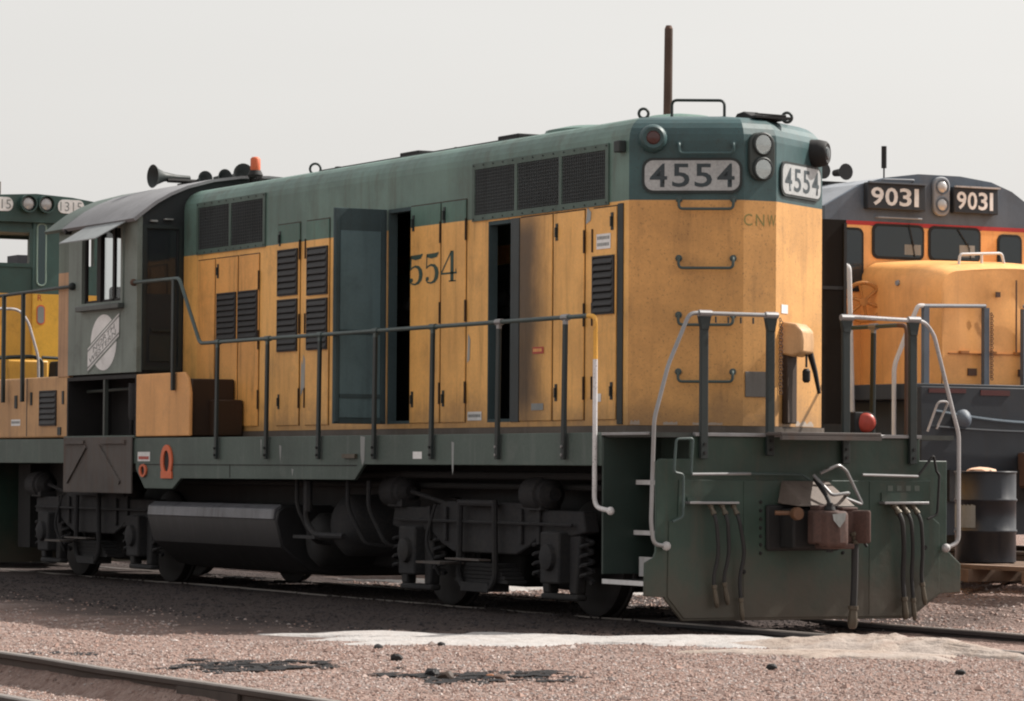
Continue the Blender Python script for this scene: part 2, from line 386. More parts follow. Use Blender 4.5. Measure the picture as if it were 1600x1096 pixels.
def text(name, s, w_, h_, o, u, v, n, mat, parent, lift=.004, align='C'):
    cu = bpy.data.curves.new('t', 'FONT'); cu.body = s; cu.size = 1; cu.resolution_u = 3; cu.offset = TEXT_OFF[0]
    t = bpy.data.objects.new('t', cu); col.objects.link(t)
    dg = bpy.context.evaluated_depsgraph_get(); me = bpy.data.meshes.new_from_object(t.evaluated_get(dg))
    bpy.data.objects.remove(t); bpy.data.curves.remove(cu)
    xs = [q.co.x for q in me.vertices]; ys = [q.co.y for q in me.vertices]
    x0, x1, y0, y1 = min(xs), max(xs), min(ys), max(ys)
    o, u, v, n = Vector(o), Vector(u), Vector(v), Vector(n)
    for q in me.vertices:
        q.co = o+u*((q.co.x-(x0+x1)/2)/(x1-x0)*w_)+v*((q.co.y-(y0+y1)/2)/(y1-y0)*h_)+n*lift
    me.materials.append(mat); me.name = name
    ob = bpy.data.objects.new(name, me); col.objects.link(ob); place(ob, parent); return ob
TEXT_OFF = [0.0]
XZ = lambda y_: None
def xz(p, q, h): return (p, h, q)
def yz(p, q, h): return (h, p, q)
def xy(p, q, h): return (p, q, h)
def rrect(u0, u1, v0, v1, r, k=5):
    P = []
    for cx, cy, a0 in ((u1-r, v1-r, 0), (u0+r, v1-r, 90), (u0+r, v0+r, 180), (u1-r, v0+r, 270)):
        P += [(cx+r*math.cos(R(a0+90*j/k)), cy+r*math.sin(R(a0+90*j/k))) for j in range(k+1)]
    return P
def wall_holes(mb, u0, u1, v0, v1, holes, fn, a, b):
    """solid slab between depths a and b with rectangular holes (u0,u1,v0,v1)"""
    us = sorted({u0, u1, *[h[0] for h in holes], *[h[1] for h in holes]}); vs_ = sorted({v0, v1, *[h[2] for h in holes], *[h[3] for h in holes]})
    inside = lambda u, v: not (u0 < u < u1 and v0 < v < v1) or any(h[0] < u < h[1] and h[2] < v < h[3] for h in holes)
    for i in range(len(us)-1):
        for j in range(len(vs_)-1):
            cu, cv = (us[i]+us[i+1])/2, (vs_[j]+vs_[j+1])/2
            if inside(cu, cv): continue
            A, B, C_, D = us[i], us[i+1], vs_[j], vs_[j+1]
            for d in ((a, b) if a != b else (a,)): mb.add([fn(A, C_, d), fn(B, C_, d), fn(B, D, d), fn(A, D, d)], [(0, 1, 2, 3)])
            e = 1e-4
            if a == b: continue
            if inside(A-e, cv): mb.add([fn(A, C_, a), fn(A, D, a), fn(A, D, b), fn(A, C_, b)], [(0, 1, 2, 3)])
            if inside(B+e, cv): mb.add([fn(B, C_, a), fn(B, D, a), fn(B, D, b), fn(B, C_, b)], [(0, 1, 2, 3)])
            if inside(cu, C_-e): mb.add([fn(A, C_, a), fn(B, C_, a), fn(B, C_, b), fn(A, C_, b)], [(0, 1, 2, 3)])
            if inside(cu, D+e): mb.add([fn(A, D, a), fn(B, D, a), fn(B, D, b), fn(A, D, b)], [(0, 1, 2, 3)])
    return mb
Z = Vector((0, 0, 1)); X_ = Vector((1, 0, 0)); Y_ = Vector((0, 1, 0))
def fbm(x, y, s=0):
    return (math.sin(x*1.7+s)*math.cos(y*2.1+1.3*s)+.5*math.sin(x*4.3+y*3.1+2*s)+.25*math.sin(x*9.7-y*8.3+s)+.12*math.sin(x*21+y*17.3+3*s))/1.87
def sstep(a, b, x):
    t = max(0, min(1, (x-a)/(b-a))); return t*t*(3-2*t)

# ================================================================== SETTING
def gz(x, y):
    z = -.055
    z += .045*(1-sstep(.6, 1.8, x))*sstep(-6.0, -2.6, y)*(1-sstep(1.6, 2.4, y))
    z += .33*sstep(1.9, 4.0, y)                                   # yard rises behind the locomotive
    z -= .03*sstep(-.75, -.55, y)*(1-sstep(.55, .75, y))*sstep(.6, 1.8, x)
    z -= .125*(1-sstep(-7.74, -7.60, y))                           # ballast lower on the near side of the front rail
    z += .012*fbm(x, y)+.008*fbm(x*3.1, y*2.9, 1.7)
    z += .06*math.exp(-((x+3.6)**2/.5+(y-2.2)**2/.3))              # gravel heap
    return z
def axis(lo, hi, step, far):
    a = []; v = lo
    while v < hi+1e-6: a.append(v); v += step
    g = step; b = [hi]; 
    while b[-1] < far: g *= 1.5; b.append(b[-1]+g)
    g = step; c = [lo]
    while c[-1] > -far: g *= 1.5; c.append(c[-1]-g)
    return sorted(set([round(t, 4) for t in a+b+c]))
xs = axis(-26, 12, .11, 3500); ys = axis(-11, 10, .09, 3500)
gm = MB(); gm.v = [(x, y, gz(x, y) if abs(x) < 60 and abs(y) < 60 else (gz(0, y) if abs(y) < 60 else (.27 if y > 0 else -.18))) for y in ys for x in xs]
nx = len(xs); gm.f = [(j*nx+i, j*nx+i+1, (j+1)*nx+i+1, (j+1)*nx+i) for j in range(len(ys)-1) for i in range(nx-1)]; gm.mi = [0]*len(gm.f)
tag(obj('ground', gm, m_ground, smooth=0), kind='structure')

def rail_mesh(x0, x1, y, zt, wear=True):
    m = MB(); h = .165
    prof = [(-.07, 0), (.07, 0), (.07, .012), (.012, .03), (.010, .115), (.034, .128), (.036, .155), (.030, h), (-.030, h), (-.036, .155), (-.034, .128), (-.010, .115), (-.012, .03), (-.07, .012)]
    n = len(prof); seg = 40; V = []
    for i in range(seg+1):
        x = x0+(x1-x0)*i/seg; d = .012*math.sin(x*.6)+.006*math.sin(x*1.9)
        V += [(x, y+p+.0, zt-h+q+d*.6) for p, q in prof]
    for i in range(seg):
        for k in range(n):
            m.cur = 1 if k in (6, 7, 8) and wear else 0
            m.add([V[i*n+k], V[i*n+(k+1) % n], V[(i+1)*n+(k+1) % n], V[(i+1)*n+k]], [(0, 1, 2, 3)])
    return m
def track(name, yc, x0, x1, zt, label, mats, ties=None):
    t = thing(name, ((x0+x1)/2, yc, zt-.165), label, 'railway track')
    for s in (-1, 1):
        m = rail_mesh(x0, x1, yc+s*.755, zt); obj('rail', m, mats, t, smooth=20)
    # joint bars and tie plates showing above the ballast
    for s in (-1, 1):
        jm = MB()
        for xj in (-14.6, -3.0, 7.3):
            if x0 < xj < x1:
                for q in (-1, 1): jm.box(xj-.45, xj+.45, yc+s*.755+q*.028-.012, yc+s*.755+q*.028+.012, zt-.13, zt-.045)
        if jm.v: obj('joint_bar', jm, mats[0], t)
    if ties:
        base = None
        for i in range(int((x1-x0)/.55)):
            x = x0+i*.55+random.uniform(-.04, .04)
            if base is None:
                tb = MB(); tb.box(-.11, .11, yc-1.25, yc+1.25, zt-.33, zt-.175); base = obj('tie', tb, m_wood, t, (x, 0, 0))
            else: dup(base, t, (x, random.uniform(-.05, .05), random.uniform(-.01, .012)))
    return t
track('railway_track', 0, -60, 22, 0.0, 'dark oily railway track under the yellow and green locomotives', [m_darkrail, m_railtop], ties=False)
track('railway_track', -8.35, -30, 16, .005, 'rusty empty railway track in the foreground at lower left', [m_raildark, m_railtop], ties=False)
track('railway_track', 7.94, -40, 10, .42, 'railway track under the orange and grey locomotive at right', [m_raildark, m_railtop], ties=False)

# gravel: loose stones lying on the yard
def stones(name, n, region, smin, smax, mat, seed, keep=None):
    rnd = random.Random(seed); V = []; F = []
    base = [Vector(p) for p in ((1, 0, 0), (-1, 0, 0), (0, 1, 0), (0, -1, 0), (0, 0, 1), (0, 0, -.6))]
    bf = ((0, 2, 4), (2, 1, 4), (1, 3, 4), (3, 0, 4), (2, 0, 5), (1, 2, 5), (3, 1, 5), (0, 3, 5))
    c = 0
    while c < n:
        x = rnd.uniform(*region[:2]); y = rnd.uniform(*region[2:])
        if keep and not keep(x, y, rnd): continue
        s = smin+(smax-smin)*rnd.random()**2.5
        a = rnd.uniform(0, 6.3); ca, sa = math.cos(a), math.sin(a); k = len(V); z = gz(x, y)
        for p in base:
            q = Vector((p.x*s*rnd.uniform(.7, 1.3), p.y*s*rnd.uniform(.6, 1.1), p.z*s*rnd.uniform(.35, .8)))
            V.append((x+q.x*ca-q.y*sa, y+q.x*sa+q.y*ca, z+q.z+s*.12))
        F += [(a_+k, b_+k, c_+k) for a_, b_, c_ in bf]; c += 1
    m = MB(); m.v = V; m.f = F; m.mi = [0]*len(F)
    return obj(name, m, mat, smooth=0)
invis = lambda x, y, r: (x-CAM.x)*rt.x+(y-CAM.y)*rt.y
def inview(x, y, r):
    d = Vector((x-CAM.x, y-CAM.y, 0)); dep = d.dot(Vector((fw.x, fw.y, 0)).normalized()); lat = d.dot(rt)
    return abs(lat) < dep*.165 and dep > 15
tag(stones('gravel', 85000, (-14, 12, -8.9, -1.0), .004, .019, m_stone, 3, lambda x, y, r: inview(x, y, r) and (y < -4.7+.4*fbm(x, y) or x > 2.4 or (y < -3.4 and r.random() < .10)) and abs(y+7.595) > .06 and r.random() < .35+.65*sstep(-1, 6, x)), 'loose pinkish brown gravel spread over the yard', 'gravel', kind='stuff')
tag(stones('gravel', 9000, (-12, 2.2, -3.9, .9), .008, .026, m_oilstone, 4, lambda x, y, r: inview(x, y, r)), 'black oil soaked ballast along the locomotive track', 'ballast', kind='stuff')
tag(stones('gravel', 12000, (-9, 8, .9, 6), .008, .03, m_stone, 5, lambda x, y, r: inview(x, y, r)), 'sunlit gravel behind the locomotive beside the drum', 'gravel', kind='stuff')

tag(stones('gravel', 220, (-6, 11, -8.0, -2.0), .020, .045, m_stone, 11, lambda x, y, r: inview(x, y, r) and abs(y+7.595) > .1 and (y < -4.9 or x > 3)), 'larger loose stones scattered on the gravel', 'stones', kind='stuff')
# spilled traction sand: thin layer along the near rail and a heap on the rail
def sand_patch(name, cx, cy, lx, ly, h, rot, label, seed, edge=.5, mat=m_sand, fl=0.0):
    m = MB(); N, K = 72, 26; ca, sa = math.cos(rot), math.sin(rot)
    m.v.append((cx, cy, gz(cx, cy)+h+fl))
    for j in range(1, K+1):
        t = j/K
        for i in range(N):
            a = 2*math.pi*i/N
            rad = t*(1+edge*.35*math.sin(3*a+seed)+edge*.25*math.sin(7*a+2*seed)+edge*.2*math.sin(13*a+seed*3))
            px, py = lx*rad*math.cos(a), ly*rad*math.sin(a); x, y = cx+px*ca-py*sa, cy+px*sa+py*ca
            z = gz(x, y)+fl+h*(1-t**1.6)+(.02*fbm(x*5, y*6, seed)+.012*fbm(x*13, y*15, seed+1))*min(1, h*12)*(1-t*.7)-.012*sstep(.9, 1, t)
            m.v.append((x, y, z))
    for i in range(N): m.f.append((0, 1+i, 1+(i+1) % N))
    for j in range(K-1):
        for i in range(N): m.f.append((1+j*N+i, 1+(j+1)*N+i, 1+(j+1)*N+(i+1) % N, 1+j*N+(i+1) % N))
    m.mi = [0]*len(m.f)
    return tag(obj(name, m, mat, smooth=180), label, 'sand', kind='stuff')
sand_patch('sand', 2.55, -2.65, 2.05, .75, .022, R(61), 'pale sand spilled in a thin strip before the locomotive shadow', 1.3, .85, m_ash, fl=.012)
sand_patch('sand', 3.4, -1.75, .95, .6, .03, R(50), 'low pale sand bank between the strip and the near rail', 4.4, .6, m_ash, fl=.012)
sand_patch('sand', 4.7, -1.0, 1.45, .62, .115, R(16), 'low tan heap of sand covering the near rail', 2.1, .5)
sand_patch('sand', 5.2, -1.75, .9, .5, .03, R(35), 'thin tan sand fringe in front of the heap', 3.3, .7, fl=.01)
sand_patch('sand', -4.3, 2.45, 1.5, .45, .02, R(-4), 'sunlit pale sand strip beyond the locomotive wheels', .7, .7, m_ash, fl=.012)
sand_patch('sand', -8.2, 2.3, 1.8, .5, .02, R(4), 'sunlit pale sand strip beyond the fuel tank', 3.7, .7, m_ash, fl=.012)
sand_patch('sand', 6.0, -9.3, 3.2, .9, .02, R(4), 'pale ash and sand patch at the lower left corner', 5.1, .6, m_ash, fl=.012)

# oil drained on the gravel with bits of debris
def oil_spill(cx, cy, n, along, deep, label, seed):
    rnd = random.Random(seed); m = MB(); ru = Vector((.476, .879)); rv = Vector((-.879, .476))
    for i in range(n):
        a, d = rnd.gauss(0, along*.45), rnd.gauss(0, deep*.45); c = Vector((cx, cy))+ru*a+rv*d
        l, w_ = rnd.uniform(.025, .12), rnd.uniform(.05, .17); N = 18; ph = rnd.uniform(0, 6)
        V = []
        for k in range(N):
            t = 2*math.pi*k/N; r_ = 1+.35*math.sin(3*t+ph)+.25*math.sin(5*t+2*ph)+.12*math.sin(8*t)
            p = c+ru*(l*r_*math.cos(t))+rv*(w_*r_*math.sin(t)); V.append((p.x, p.y, gz(p.x, p.y)+.004+.0002*i))
        V.append((c.x, c.y, gz(c.x, c.y)+.005+.0002*i)); m.add(V, [(k, (k+1) % N, N) for k in range(N)])
    return tag(obj('oil_spill', m, m_oil, smooth=0), label, 'oil', kind='stuff')
oil_spill(5.0, -6.35, 60, .62, .60, 'streaky black waste oil soaked into gravel at left centre', 1)
oil_spill(6.62, -5.45, 55, .55, .70, 'black waste oil puddles around orange debris', 2)
oil_spill(3.0, -7.0, 9, .6, .3, 'few small oil spots beside the foreground rail', 3)
def lump(name, x, y, s, mat, label, cat, sq=(1, 1, .7)):
    m = MB(); rnd = random.Random(int(x*100+y*1000)); bm = bmesh.new(); bmesh.ops.create_icosphere(bm, subdivisions=2, radius=1)
    for v in bm.verts:
        k = 1+.28*fbm(v.co.x*2+x, v.co.y*2+y, v.co.z*3)+rnd.uniform(-.06, .06)
        v.co = Vector((v.co.x*s*sq[0]*k, v.co.y*s*sq[1]*k, v.co.z*s*sq[2]*k))
    m.v = [tuple(v.co+Vector((x, y, gz(x, y)+s*sq[2]*.55))) for v in bm.verts]; m.f = [tuple(v.index for v in f.verts) for f in bm.faces]; m.mi = [0]*len(m.f); bm.free()
    return tag(obj(name, m, mat, smooth=25), label, cat)
lump('stone', 3.35, -4.55, .035, m_black, 'dark stone beside the left end of the sand', 'stone')
lump('stone', 4.55, -5.0, .045, m_black, 'dark stone in open gravel above the oil streak', 'stone')
lump('stone', 3.1, -3.9, .03, m_black, 'small dark stone at the edge of the pale sand', 'stone')
lump('stone', 6.5, -3.15, .04, m_black, 'dark stone in front of the sand strip below the coupler', 'stone')
lump('stone', 7.55, -2.35, .035, m_black, 'dark stone in front of the sand heap', 'stone')
lump('debris_clod', 6.6, -5.68, .06, m_brown, 'brown oily clod in the black puddle', 'debris', (1.3, .8, .6))
lump('debris_clod', 6.30, -5.62, .05, m_oil, 'black clod left of the brown oily clod', 'debris', (1.4, .9, .7))
lump('debris_clod', 6.55, -5.33, .035, paint('rust orange', (.30, .11, .04)), 'orange scrap between the oil puddles', 'debris', (1.3, .7, .4))
lump('debris_clod', 6.85, -5.42, .045, m_rust, 'rusty scrap right of the brown oily clod', 'debris', (1.5, .8, .5))
lump('stone_pile', -3.6, 2.2, .13, m_stone, 'little heap of grey ballast stones behind the pilot', 'stones', (1.4, 1.2, .9))

# wooden pole far behind
t = thing('utility_pole', (-59.46, 35.52, .2), 'tall weathered brown wooden pole rising behind the locomotive roof', 'pole')
pm = MB(); pm.tube([(-59.46, 35.52, .2), (-59.46, 35.54, 7), (-59.42, 35.57, 13.9)], [.17, .148, .122], 12); obj('pole', pm, m_pole, t)
pm = MB(); pm.tube([(-59.42, 35.57, 13.9), (-59.42, 35.57, 14.0)], [.122, .08], 12); obj('pole_top', pm, m_rust, t)
pm = MB(); pm.box(-59.5, -59.15, 35.62, 35.82, 7.05, 7.12); obj('step_bolt', pm, m_rust, t)

# dark freight car far left
t = thing('boxcar', (-36.2, 4.4, .2), 'dark green freight car seen through the switcher cab window', 'freight car')
bx = MB(); bx.box(-42.5, -30, 2.8, 5.8, 1.3, 4.35); obj('body', bx, m_car, t, bev=.03)
bx = MB(); bx.prism([(2.75, 4.35), (5.85, 4.35), (5.3, 4.55), (4.3, 4.65), (3.3, 4.55)], yz, -42.55, -29.95); obj('roof', bx, m_black, t)
for i in range(10):
    bx = MB(); bx.box(-42+i*1.3, -41.9+i*1.3, 2.76, 2.8, 1.35, 4.3); obj('side_rib', bx, m_car, t)
for i in range(4):
    bx = MB(); bx.box(-30, -29.96, 2.95+i*.75, 3.03+i*.75, 1.4, 4.3); obj('end_rib', bx, m_car, t)
bx = MB(); bx.box(-30.2, -29.7, 4.9, 5.7, 4.45, 4.85); obj('roof_box', bx, m_upf, t)
for i in range(5):
    bx = MB(); bx.box(-29.955, -29.94, 4.6+i*.16, 4.72+i*.16, 3.62, 3.72); obj('reporting_mark', bx, m_label, t)
for xx in (-40.5, -32):
    bx = MB()
    for q in (-.9, .9):
        for s in (-1, 1): bx.lathe([(.42, -.06), (.42, .06)], (xx+q, 4.4+s*.75, .84), (0, 1, 0), 20)
    bx.box(xx-1.2, xx+1.2, 3.4, 5.4, .7, 1.25); obj('truck', bx, m_black, t)

# oil drum on timbers
t = thing('wooden_pallet', (-.4, 3.65, .25), 'low stack of old timbers under the black drum', 'pallet')
for i in range(4):
    q = MB(); q.box(-1.1, 1.2, 3.15+i*.32, 3.37+i*.32, .385, .425); obj('board', q, m_wood, t)
for i in range(3):
    q = MB(); q.box(-1.0+i*.95, -.86+i*.95, 3.1, 4.45, .27, .383); obj('bearer', q, m_wood, t)
DR = Vector((-.4, 3.65, .428))
t = thing('oil_drum', DR, 'black steel oil drum with a torn white label behind the pilot', 'drum')
q = MB(); P = [(.27, 0), (.285, .01), (.285, .28), (.296, .29), (.296, .305), (.285, .315), (.285, .57), (.296, .58), (.296, .595), (.285, .605), (.285, .845)]
q.lathe(P, DR, Z, 36); obj('shell', q, m_drum, t, smooth=50)
q = MB(); q.torus(DR+Vector((0, 0, .85)), Z, .287, .009, 36); obj('rim', q, m_drum, t)
q = MB(); q.lathe([(.275, .835), (.275, .84)], DR, Z, 36); obj('lid', q, m_drum, t)
q = MB()
for i in range(7):
    a0 = R(-118+i*9); a1 = R(-118+(i+1)*9); r_ = .2885
    q.add([(DR.x+r_*math.cos(a), DR.y+r_*math.sin(a), DR.z+z) for a, z in ((a0, .33), (a1, .33), (a1, .535), (a0, .55))], [(0, 1, 2, 3)])
obj('label', q, m_grey, t)
lm = lump('rag_heap', -.45, 3.62, .10, m_rag, 'straw coloured rags heaped on top of the drum', 'rags', (1.7, 1.3, .42)); lm.location.z += DR.z+.85-gz(-.45, 3.62)-.02

# ================================================================== LOCOMOTIVE 4554
L = thing('diesel_locomotive', (-5.3, 0, 0), 'weathered yellow and green hood locomotive numbered 4554 with open engine doors', 'locomotive')
HW = .978; XH, XN, MW = .848, 1.377, .163; XR = -8.73; ZB, ZT = 1.655, 4.07
# ---- hood
plan = [(XR, -HW), (XH, -HW), (XN, -MW), (XN, MW), (XH, HW), (XR, HW)]
def inset(poly, d, fixed_back=True):
    n = len(poly); out = []
    lines = []
    for i in range(n):
        a, b = Vector(poly[i]), Vector(poly[(i+1) % n]); t_ = (b-a).normalized(); nn = Vector((-t_.y, t_.x))
        dd = 0 if i == n-1 else d
        lines.append((a+nn*dd, t_))
    for i in range(n):
        (p, r_), (q_, s_) = lines[i-1], lines[i]
        den = r_.x*s_.y-r_.y*s_.x; k = ((q_-p).x*s_.y-(q_-p).y*s_.x)/den
        c = p+r_*k; out.append((c.x, c.y))
    return out
OPEN1 = (-3.73, -3.245, 1.70, 3.765); OPEN2 = (-1.685, -1.235, 1.70, 3.53)
rings = [(0, ZB), (0, ZT)]+[(.23*(1-math.cos(R(a))), ZT+.22*math.sin(R(a))) for a in (15, 30, 45, 60, 75, 90)]+[(.6, 4.335)]
hb = MB(); RV = [[(x, y, z) for x, y in inset(plan, d)] for d, z in rings]
for i in range(len(RV)-1):
    for k in range(6):
        k2 = (k+1) % 6
        if i == 0 and k == 0: continue
        hb.cur = 1 if k in (1, 2, 3) else 0
        hb.add([RV[i][k], RV[i][k2], RV[i+1][k2], RV[i+1][k]], [(0, 1, 2, 3)])
hb.cur = 0; hb.add(RV[-1], [tuple(range(6))])
wall_holes(hb, XR, XH, ZB, ZT, [OPEN1, OPEN2], xz, -HW, -HW)
hood = obj('hood', hb, [m_hood, m_end], L, smooth=28)
# jambs round the two openings
for (a, b, c, d) in (OPEN1, OPEN2):
    q = MB(); t_ = .035
    q.box(a-.001, a+t_*.4, -HW+.002, -HW+.09, c, d); q.box(b-t_*.4, b+.001, -HW+.002, -HW+.09, c, d); q.box(a+t_*.4, b-t_*.4, -HW+.002, -HW+.09, d-t_, d)
    q.box(a+t_*.4, b-t_*.4, -HW+.002, -HW+.09, c, c+.03)
    obj('door_jamb', q, m_doorrim, hood)
q = MB(); q.box(-1.234, -1.075, -HW-.012, -HW, 1.70, 3.53); obj('door_post', q, paint('post grey green', (.030, .040, .043), streak=.3), hood)
# engine inside
eng = MB(); eng.box(-8.6, .3, -.35, .35, 1.62, 2.7); eng.prism([(-.55, 2.7), (.55, 2.7), (.35, 3.2), (-.35, 3.2)], yz, -5.5, -.6)
for i in range(12): eng.lathe([(.07, 0), (.09, .05), (.05, .12)], (-5.2+i*.37, -.5, 2.85), (0, -1, .3), 10)
obj('engine', eng, m_inside, L)
q = MB()
for i in range(5): q.tube(bend([(-3.6+i*.07, -.62-i*.02, 1.7), (-3.6+i*.08, -.6, 2.5+i*.15), (-3.3, -.55, 3.0+i*.1)]), .018)
q.tube([(-1.5, -.7, 1.7), (-1.5, -.7, 3.4)], .03); q.tube([(-1.38, -.66, 1.7), (-1.38, -.66, 3.2)], .022)
obj('engine_pipe', q, m_inside, L)
# base sill under hood
q = MB(); q.prism([(XR, -HW-.025), (XH+.01, -HW-.025), (XN+.02, -MW-.01), (XN+.02, MW+.01), (XH+.01, HW+.025), (XR, HW+.025)], xy, 1.586, 1.652)
obj('hood_base', q, paint('hood base grime', (.075, .055, .042), dirt=(.16, .14, .125), streak=.5, blotch=.45), L)
# dark seal strip near the corner
q = MB(); q.box(.675, .765, -HW-.010, -HW+.0005, 1.665, 3.545); obj('seal_strip', q, m_dgreen, L)

# ---- hood doors on near side
LATCH = MB(); LATCH.box(-.020, .020, -.006, 0, -.075, .075); LATCH.box(-.009, .009, -.022, -.006, -.045, .04)
HINGE = MB(); HINGE.tube([(0, -.010, -.10), (0, -.010, .10)], .009, 8)
latch0 = hinge0 = None
def door(a, b, z0, z1, mat=m_door, latch=None, hinge=None, louv=None, mats=None):
    global latch0, hinge0
    q = MB(); q.box(a+.008, b-.008, -HW-.014, -HW+.0005, z0+.006, z1-.006)
    d = obj('door', q, mat, L, bev=.004)
    q = MB(); q.box(a-.002, a+.006, -HW-.003, -HW+.001, z0, z1); q.box(b-.006, b+.002, -HW-.003, -HW+.001, z0, z1); q.box(a, b, -HW-.003, -HW+.001, z1-.004, z1+.006)
    obj('gap', q, m_brown, d)
    for z in (latch or []):
        x = (a+.07) if latch_side == 'L' else (b-.07)
        if latch0 is None: latch0 = obj('latch', LATCH, m_dgreen, d, (x, -HW-.0145, z))
        else: dup(latch0, d, (x, -HW-.0145, z))
    if hinge:
        for z in (z0+.28, (z0+z1)/2, z1-.28):
            x = a-.0 if hinge == 'L' else b+.0
            if hinge0 is None: hinge0 = obj('hinge', HINGE, m_brown, d, (x, -HW-.008, z))
            else: dup(hinge0, d, (x, -HW-.008, z))
    for (u0, u1, w0, w1) in (louv or []): louver(d, u0, u1, w0, w1, -HW-.0145)
    return d
def louver(parent, u0, u1, w0, w1, y, pitch=.062, mat=m_louver):
    q = MB(); q.box(u0, u1, y-.002, y-.0003, w0, w1); p_ = obj('louver_backing', q, m_screend, parent)
    n = max(2, int(round((w1-w0)/pitch))); h = (w1-w0)/n
    s = MB(); s.prism([(y-.002, h*.10), (y-.026, h*.06), (y-.026, h*.06+.008), (y-.010, h*.82), (y-.002, h*.86)], lambda p, q_, x: (x, p, q_), u0+.008, u1-.008)
    first = None
    for i in range(n):
        if first is None: first = obj('slat', s, mat, p_ if parent.parent is None else parent, (0, 0, w0+i*h), smooth=20)
        else: dup(first, p_ if parent.parent is None else parent, (0, 0, w0+i*h))
    f = MB(); y1 = y-.018
    f.box(u0-.012, u0+.008, y1, y, w0-.012, w1+.012); f.box(u1-.008, u1+.012, y1, y, w0-.012, w1+.012)
    f.box(u0+.008, u1-.008, y1, y, w1-.002, w1+.012); f.box(u0+.008, u1-.008, y1, y, w0-.012, w0)
    obj('louver_frame', f, mat, parent)
latch_side = 'L'
door(-8.32, -7.86, 1.70, 3.50, m_dooru)
door(-7.84, -7.26, 1.70, 3.50, m_dooru, [3.36], louv=[(-7.76, -7.30, 2.63, 3.11)])
door(-7.24, -6.72, 1.70, 3.50, m_dooru, None, 'R', [(-7.21, -6.75, 2.63, 3.11)])
door(-6.27, -5.72, 1.70, 3.765, m_door, [3.62, 1.95], 'R', [(-6.22, -5.77, 3.04, 3.49), (-6.22, -5.77, 2.47, 2.98)])
door(-5.58, -5.03, 1.70, 3.765, m_door, None, 'L', [(-5.51, -5.06, 3.02, 3.48), (-5.51, -5.06, 2.47, 2.96)])
door(-3.24, -2.615, 1.70, 3.765, m_door, [3.60, 1.93], 'R')
door(-2.60, -2.10, 1.70, 3.765, m_door, [3.64, 1.93], 'R')
door(-1.065, -.46, 1.70, 3.53, soot(m_door, -.80, -.28, 1.75, 3.58, .90))
door(-.445, .11, 1.70, 3.53, m_door, [3.36, 1.95], 'R')
latch_side = 'R'
door(.255, .665, 1.70, 3.53, m_door, [3.40, 1.95], 'L', [(.285, .625, 2.62, 3.10)])
# bluish worn patches are bare primer on the centre strip
for (a, b, c, d) in ((-5.70, -5.66, 2.0, 2.36), (-5.66, -5.60, 2.05, 2.42), (.12, .20, 3.40, 3.55), (-2.08, -2.03, 2.25, 2.52)):
    q = MB(); q.add([(a, -HW-.004, c), (b, -HW-.004, c+.03), (b+.01, -HW-.004, d-.05), (a+.02, -HW-.004, d)], [(0, 1, 2, 3)]); obj('primer_patch', q, paint('primer blue grey', (.30, .33, .34), dirt=(.5, .3, .12), streak=.6, blotch=.4), L)
# open door 1, hinged at the rear of its opening, seen from inside
q = MB(); q.box(-3.775, -3.735, -1.545, -HW-.015, 1.70, 3.765); od = obj('open_door', q, m_doorrim, L, bev=.004); od['label'] = 'engine door swung fully open showing its blue grey inside'
q = MB(); q.box(-3.735, -3.729, -1.49, -1.06, 3.13, 3.55)
q.box(-3.735, -3.7295, -1.49, -1.06, 2.60, 3.13); q.box(-3.735, -3.729, -1.49, -1.06, 1.98, 2.555); q.box(-3.735, -3.729, -1.49, -1.06, 1.76, 1.955)
obj('inner_panel', q, m_bluegrey, od)
q = MB(); q.box(-3.735, -3.722, -1.49, -1.06, 2.555, 2.60); q.box(-3.735, -3.722, -1.49, -1.06, 1.945, 1.985); q.box(-3.735, -3.715, -1.055, -1.02, 1.72, 3.75); q.box(-3.735, -3.715, -1.54, -1.505, 1.72, 3.75); obj('stiffener', q, m_doorrim, od)
# soot-free far-side open door
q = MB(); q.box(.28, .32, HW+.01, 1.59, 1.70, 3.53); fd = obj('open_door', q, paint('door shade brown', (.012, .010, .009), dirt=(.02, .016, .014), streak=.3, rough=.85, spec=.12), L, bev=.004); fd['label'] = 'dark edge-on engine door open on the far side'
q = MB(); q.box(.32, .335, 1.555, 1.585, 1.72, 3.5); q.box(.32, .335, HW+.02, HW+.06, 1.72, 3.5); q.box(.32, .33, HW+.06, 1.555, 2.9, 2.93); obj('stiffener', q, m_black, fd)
# ---- grilles
def grille(x0, x1, z0, z1, nb):
    q = MB(); y0, y1 = -HW-.016, -HW+.0005; e = .055; wds = (x1-x0-e*(nb+1)*.9)/nb
    holes = []; xx = x0+e*.9
    for i in range(nb): holes.append((xx, xx+wds, z0+e, z1-e)); xx += wds+e*.9
    wall_holes(q, x0, x1, z0, z1, holes, xz, y0, y1)
    g = obj('radiator_grille_frame', q, paint('grille frame', (.065, .105, .088), streak=.3), L)
    q = MB(); q.box(x0+.02, x1-.02, -HW-.003, -HW-.0008, z0+.02, z1-.02); obj('radiator_void', q, m_screend, g)
    for h in holes:
        s = MB(); n = 24 if nb == 3 else 18
        for i in range(n):
            u = h[0]+(h[1]-h[0])*(i+.5)/n; s.prism([(u-.010, -HW-.004), (u+.007, -HW-.004), (u+.010, -HW-.013), (u+.004, -HW-.014)], lambda p, r_, z: (p, r_, z), h[2], h[3])
        for i in range(14):
            z = h[2]+(h[3]-h[2])*(i+.5)/14; s.box(h[0], h[1], -HW-.0155, -HW-.0135, z-.0012, z+.0012)
        obj('shutter', s, m_screen, g, smooth=0)
    b = MB()
    k = int((x1-x0)/.19)
    for i in range(k+1):
        for z in (z0+.02, z1-.02): b.lathe([(.010, 0), (.006, .008)], (x0+.03+(x1-x0-.06)*i/k, y0, z), (0, -1, 0), 6)
    obj('bolt', b, m_dgreen, g)
